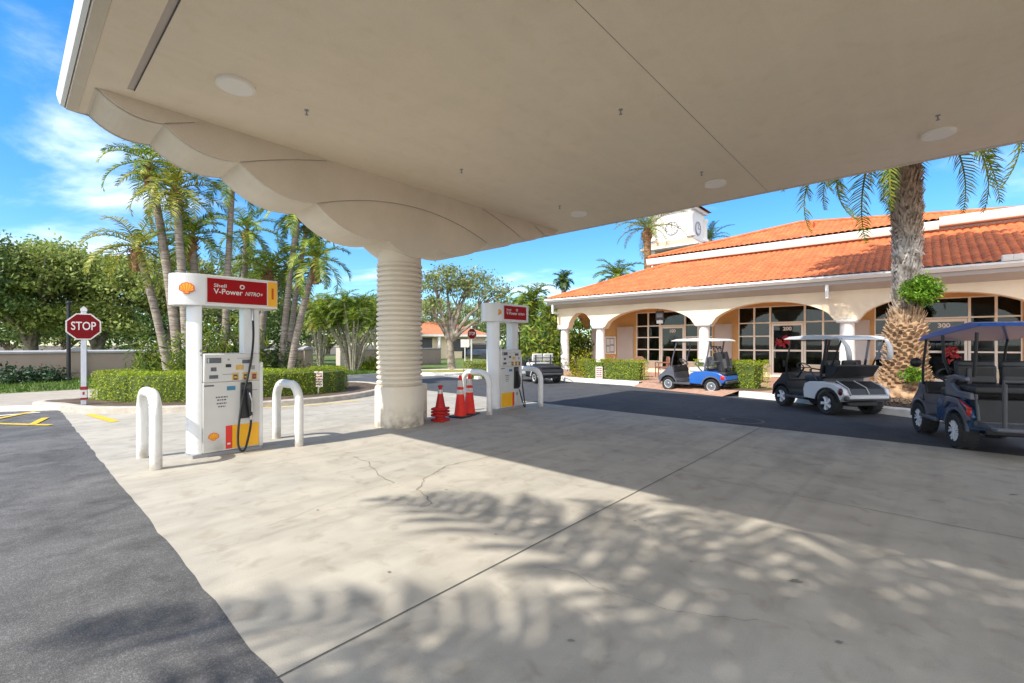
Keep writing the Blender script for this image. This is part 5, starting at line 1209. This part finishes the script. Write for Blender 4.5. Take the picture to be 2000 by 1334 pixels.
mb.add(vs,[(i*40+j,i*40+(j+1)%40,(i+1)*40+(j+1)%40,(i+1)*40+j) for i in range(63) for j in range(40)])
mb.build('trunk',M['datebark'],o,smooth=True)
mb=MB(); ga=2.399963
for i in range(1400):
    z=.2+8.2*(i/1400); a=i*ga; r_=trr(z)*.95; c=Vector((r_*math.cos(a)+lean(z)[0],r_*math.sin(a),z)); out=Vector((math.cos(a),math.sin(a),0)); sd_=Vector((-math.sin(a),math.cos(a),0))
    low=z<2.0; mid_=2.0<=z<4.0
    ln=random.uniform(.05,.12) if low else random.uniform(.16,.34) if mid_ else random.uniform(.12,.26)
    w=random.uniform(.05,.085) if low else random.uniform(.025,.05)
    upd=Vector((0,0,1)) if (low or random.random()<.86) else Vector((0,0,-.4))
    lean_=.9 if low else (.28 if mid_ else .42)
    tip=c+out*ln*lean_+upd*ln*random.uniform(.6,1.1)+sd_*random.uniform(-.05,.05); th=.03
    p=[c-sd_*w-Vector((0,0,th)),c+sd_*w-Vector((0,0,th)),c+sd_*w*.8+Vector((0,0,.05)),c-sd_*w*.8+Vector((0,0,.05))]
    k=.55 if low else .3
    t_=[tip-sd_*w*k-Vector((0,0,.01)),tip+sd_*w*k-Vector((0,0,.01)),tip+sd_*w*k+Vector((0,0,.012)),tip-sd_*w*k+Vector((0,0,.012))]
    mb.add(p+t_,[(0,1,5,4),(1,2,6,5),(2,3,7,6),(3,0,4,7),(4,5,6,7)])
mb.build('leaf_bases',M['datebark'],o,fix=False)
c=Vector((lean(9)[0],0,8.45)); mb=MB()
mb.quads(palm_crown(c+Vector((0,0,.25)),140,3.3,.55,el=(86,6),droop=1.2,n=40,lwid=.085,hang=.2)); mb.quads(palm_crown(c,38,4.4,.52,el=(20,-22),droop=1.7,n=56,lwid=.042,hang=.3)); mb.build('crown',M['palm'],o,fix=False)
mb=MB()
for i in range(12):
    az=2*PI*i/12+random.uniform(-.2,.2); mb.quads(frond(c-Vector((0,0,.1)),az,R(25),1.6,2.6,.20,22,.02,hang=.9))
mb.build('fruit_stalks',M['palmgold'],o,fix=False)
def fern(px,py,Y,r,label,n=170):
    p=AT(px,py,Y); o=empty('fern_clump',p,0,label,'fern','ferns growing on the date palm'); mb=MB()
    for i in range(n):
        a=random.uniform(-PI,PI); q=r*math.sqrt(random.random()); c=np.array([q*math.cos(a)*(1.12 if math.sin(a)<.3 else .75)+.12*r*math.sin(3*a),random.uniform(-.5,.25)*r,q*math.sin(a)*(.62 if math.cos(a)<0 else .85)])
        mb.quads(leaves(c+rng.normal(size=(22,3))*r*.13,r*.20,.5,None))
    mb.build('fronds',M['fern'],o,fix=False)
    mb=MB()
    for i in range(9):
        a=random.uniform(-PI,PI); mb.tube([(0,.3,-r*.5),(r*.5*math.cos(a),0,r*.5*math.sin(a))],[.02,.006],4)
    mb.build('stems',M['stem'],o)
fern(1794,566,12.2,.42,'bright green fern clump high on the date palm trunk'); fern(1777,731,11.95,.25,'small bright green fern clump low on the date palm trunk',70)
# --- palms on the island behind the hedge (px of base, distance, px/py of crown)
PG='palms rising behind the long hedge'
for bx,Y,cx,cy,r0,r1,mm,nf,ln,sh_,lab in (
    (352,15.6,291,318,.16,.11,'palm',15,1.75,True,'tallest leaning palm, its crown half hidden behind the beam end'),
    (368,15.4,342,372,.15,.11,'palmgold',20,1.75,True,'palm with a golden shaggy crown just below the beam'),
    (392,16.2,374,462,.15,.11,'palm',16,1.5,True,'palm with a short crown just right of the golden one'),
    (330,16.8,268,482,.14,.12,'palmgold',20,1.8,True,'shorter palm with a fibrous orange neck, leaning left over the oaks'),
    (437,16.5,455,345,.12,.09,'palm',12,1.6,False,'slim straight grey palm whose crown is hidden by the beam'),
    (470,19.5,482,452,.15,.12,'palm',15,1.8,False,'dark palm with arching fronds in the gap under the beam'),
    (548,17.5,583,415,.12,.10,'palm',14,1.5,False,'slim pale palm leaning right, its crown touching the beam'),
    (560,18.4,600,440,.11,.09,'palmdark',12,1.3,False,'thin dark palm just right of the slim pale one'),
    (565,17.0,617,508,.13,.11,'palm',16,1.55,True,'leaning palm with a drooping round crown, nearest the ribbed column'),
    (505,18.8,525,530,.13,.12,'tropic',18,1.7,True,'low bushy green palm above the pump number 1 sign'),
    (470,21.0,565,520,.12,.11,'palmdark',16,1.9,False,'dark bushy palm between the leaning trunks')):
    b=G(bx,800); b=Vector(((bx-1000)/F_*Y,Y,.1)); palm(lab,b,AT(cx,cy,Y),r0,r1,M[mm],M['bark'],nf,ln*1.15,.40,.35,1.75,sh_,PG,32,.042)
# multi-stemmed cane clump
def cane(px,Y,w,h,n,label,m,grp=None,ln=1.3):
    b=Vector(((px-1000)/F_*Y,Y,0)); o=empty('cane_palm_clump',b,0,label,'palm clump',grp); tb_=MB(); lf=MB()
    for i in range(n):
        a=random.uniform(0,2*PI); q=random.uniform(.3,1); tx,ty=math.cos(a)*w*q,math.sin(a)*w*q*.7; hh=h*random.uniform(.62,1.0)
        p0=Vector((math.cos(a)*.35*q,math.sin(a)*.35*q,-.05)); p1=Vector((tx*.45,ty*.45,hh*.5)); p2=Vector((tx,ty,hh)); tb_.tube([p0,p1,p2],[.065,.05,.038],7)
        lf.quads(palm_crown(p2,8,ln,.34,el=(80,5),droop=1.5,n=18,lwid=.045))
    tb_.build('canes',M['stem'],o,smooth=True); lf.build('crown',m,o,fix=False)
cane(690,27,2.2,4.0,24,'multi stemmed cane palm clump on the verge, left of the ribbed column',M['tropic'])
cane(626,33,2.2,4.4,14,'yellowish cane palm clump beyond the gateway',M['palmgold'])
cane(748,34,2.6,4.6,16,'green cane palm clump peeking out behind the ribbed column',M['tropic'])
# trees: live oaks beyond the wall
for px,Y,lobes,tr,mm,nc,lab in (
    (60,27,[(-2.6,0,4.9,2.9,2.5,1.8),(1.6,-.5,5.3,2.6,2.4,1.9),(.0,1.5,6.4,2.6,2.2,1.5),(-.6,-1.2,3.0,3.4,2.0,1.3)],.34,'oak',620,'spreading olive green oak beyond the wall, left of the black metal post'),
    (195,29,[(-2.6,0,4.4,2.7,2.5,1.7),(2.2,-.4,4.6,2.7,2.4,1.7),(.2,.8,5.9,2.6,2.2,1.4),(.5,-1.6,2.8,3.4,2.0,1.2)],.32,'oak',620,'spreading oak beyond the wall, directly behind the red stop sign'),
    (330,31,[(-2.4,0,4.9,2.6,2.3,1.8),(1.9,-.4,4.4,2.6,2.4,1.8),(.2,.8,6.6,2.4,2.0,1.3)],.3,'oakolive',330,'pale olive oak beyond the wall, behind the leaning palms'),
    (-90,24,[(0,0,5.6,3.2,2.6,2.2),(1.8,-.4,4.0,2.2,2,1.4)],.35,'dgreen',300,'dark oak reaching in at the left picture edge'),
    (470,33,[(-2.2,0,4.8,2.8,2.3,1.9),(1.9,-.4,4.6,2.6,2.4,1.9),(.2,.8,6.6,2.4,2.0,1.5)],.3,'oakolive',330,'grey green oak beyond the wall, behind the pump number 1 sign'),
    (590,42,[(-2.2,0,3.8,3.2,2.3,1.9),(2.4,-.4,3.6,3.2,2.4,1.7)],.3,'dgreen',300,'dark rounded tree beyond the gateway'),
    (700,46,[(-2.2,0,4.2,3.2,2.3,2.1),(2.4,-.4,4.4,3.2,2.4,1.9)],.3,'dgreen',300,'dark rounded tree far behind the cane palm clump'),
    (800,54,[(-2.2,0,4.4,3.6,2.3,2.4),(3.2,-.4,4.8,3.2,2.4,2.3)],.3,'oakolive',300,'far pale tree just right of the ribbed column'),
    (955,58,[(-2.2,0,4.4,3.6,2.3,2.4),(3.2,-.4,4.0,3.4,2.4,2.1)],.3,'oakolive',280,'far pale tree behind the second pump')):
    b=Vector(((px-1000)/F_*Y,Y,0)); tree('oak_tree',lab,b,lobes,tr,M[mm],M['oakbark'],nc,34,.62,.235 if Y>25 else .2,1.5 if Y<40 else 1.0,'trees beyond the wall')
b=Vector(((882-1000)/F_*26.8,26.8,.12)); k_=26.8/F_
tree('street_tree','airy grey barked tree on the small round island between column and far pump',b,
     [((850-882)*k_,0,4.9,.95,.9,.75),((905-882)*k_,.3,4.6,1.1,1.0,.75),((962-882)*k_,-.2,4.3,1.0,.9,.6),((868-882)*k_,.5,5.6,.8,.9,.5),((925-882)*k_,.3,5.3,1.1,.8,.5),((845-882)*k_,-.3,3.6,.8,.8,.55),((975-882)*k_,.4,3.7,.7,.7,.4)],.21,M['oakolive'],M['oakbark'],250,22,.5,.17,1.7)

# far tree line behind the lots
for i,(px,Y,w,h,mm,lab) in enumerate(((-260,48,7,7.5,'oak','broad far oak off the left picture edge'),(20,52,7,7.0,'dgreen','broad dark tree far behind the black metal post'),(130,60,7,7.5,'oak','broad far oak behind the first wall pier'),(270,50,7,6.5,'dgreen','broad dark tree far behind the stop sign oak'),(390,58,7.5,8.0,'oak','broad far oak between the leaning palm trunks'),(520,62,8,7.0,'dgreen','broad dark tree far behind the long hedge end'),(640,66,8,6.2,'oak','broad far oak beyond the gateway'),(760,72,8,7.2,'dgreen','broad dark tree far behind the ribbed column'),(885,82,9,7.0,'oak','broad far oak above the far house'),(1000,76,8,7.0,'dgreen','broad dark tree far behind the second pump'),(1090,70,7,7.0,'tropic','broad bright tree far behind the building end'))):
    b=Vector(((px-1000)/F_*Y,Y,0)); k=w/2
    tree('far_tree',lab,b,[(-k*.75,0,h*.5,k*.9,k*.6,h*.36),(k*.75,.3,h*.46,k*.9,k*.6,h*.38),(0,-.3,h*.7,k*.8,k*.5,h*.28),(-k*.2,-.6,h*.26,k*1.3,k*.4,h*.24)],.3,M[mm],M['oakbark'],210,26,.9,.42,1.0,'far trees behind the lots')
# palms by the clock tower and along the far left of the shops
palm('date palm with an orange trunk in front of the clock tower',AT(1268,700,33)*1,AT(1264,448,33),.27,.25,M['palmgold'],M['fibre'],20,2.9,.48,0,1.55,True,None,30,.05,(70,-5))
palm('palm whose top shows above the roof right of the clock tower',Vector(((1386-1000)/F_*52,52,0)),AT(1386,470,52),.3,.3,M['palmdark'],M['bark'],12,3.0,.5,0,1.2,False,None,26,.07,(85,20))
palm('broad green palm behind the roof hip, left of the clock tower',Vector(((1206-1000)/F_*34,34,0)),AT(1204,540,34),.2,.18,M['tropic'],M['bark'],26,2.2,.55,0,1.7,False,None,26,.06,(80,-40))
palm('small distant fan topped palm left of the roof hip',Vector(((1100-1000)/F_*48,48,0)),AT(1100,548,48),.22,.2,M['palmdark'],M['bark'],22,1.35,.6,0,1.3,False,None,18,.08,(80,-50))
for px,Y,cx,cy,mm,ln,lab in ((1045,29,1040,588,'tropic',1.9,'green palm behind the far pump sign'),(1082,31,1078,612,'palmgold',1.8,'golden drooping palm at the building end'),(1018,33,1012,600,'palm',1.7,'green palm just left of the far pump sign')):
    palm(lab,Vector(((px-1000)/F_*Y,Y,0)),AT(cx,cy,Y),.17,.15,M[mm],M['fibre'],26,ln,.5,0,1.9,True,None,26,.06,(80,-55))
for px,Y,r,h,mm,lab in ((1040,24.5,1.5,2.7,'tropic','tall bright tropical shrub behind the white bench cart'),(1075,25.5,1.4,3.2,'tropic','tall leafy tropical shrub at the building end column'),(1132,26.5,1.1,2.5,'tropic','leafy tropical shrub seen through the small end arch'),(1012,27,1.4,2.4,'dgreen','dark tropical shrub behind the far pump')):
    b=Vector(((px-1000)/F_*Y,Y,0)); shrub('tropical_shrub',lab,b,r,h,M[mm],1900,.30,asp=.38,group='tropical planting at the building end')
# palm beside the camera that throws its shadow over the slab
palm('tall date palm standing beside the lane, throwing its shadow on the slab',Vector((-4.2,-2.8,0)),Vector((-3.75,-2.35,7.2)),.3,.26,M['palm'],M['datebark'],30,4.1,.70,0,1.2,True,None,26,.11,(48,-28))
# grass blades on the lawn in front of the wall
n=26000; s_=rng.uniform(wy0-9,wy0+17,n); xx=rng.uniform(WX+.3,-14.35,n)
P_=np.stack([OX[0]-xx*AX[0]+s_*BX[0],OX[1]-xx*AX[1]+s_*BX[1],np.full(n,.0)],1)
hgt=rng.uniform(.03,.10,n); dx=rng.normal(size=(n,3))*.03; a=unit(n)*np.array([1,1,0])*.022
mb=MB(); mb.quads(np.stack([P_-a,P_+a,P_+a*.3+dx+np.array([0,0,1])*hgt[:,None],P_-a*.3+dx+np.array([0,0,1])*hgt[:,None]],1)); o=mb.build('grass',M['grass'],fix=False); tag(o,'short green grass in front of the perimeter wall','grass',kind='stuff')
# dry leaves and mulch chips scattered in the planting beds
n=1500; a=rng.uniform(0,2*PI,n); q=np.sqrt(rng.uniform(0,1,n)); lx=7.6+2.45*q*np.cos(a); ly=10.1+1.6*q*np.sin(a)
P_=np.stack([OX[0]-lx*AX[0]+ly*BX[0],OX[1]-lx*AX[1]+ly*BX[1],np.full(n,.18)],1)
mb=MB(); mb.quads(leaves(P_,.09,.35)); tag(mb.build('mulch_chips',M['mulch'],fix=False),'dark bark chips under the date palm','mulch',kind='stuff')
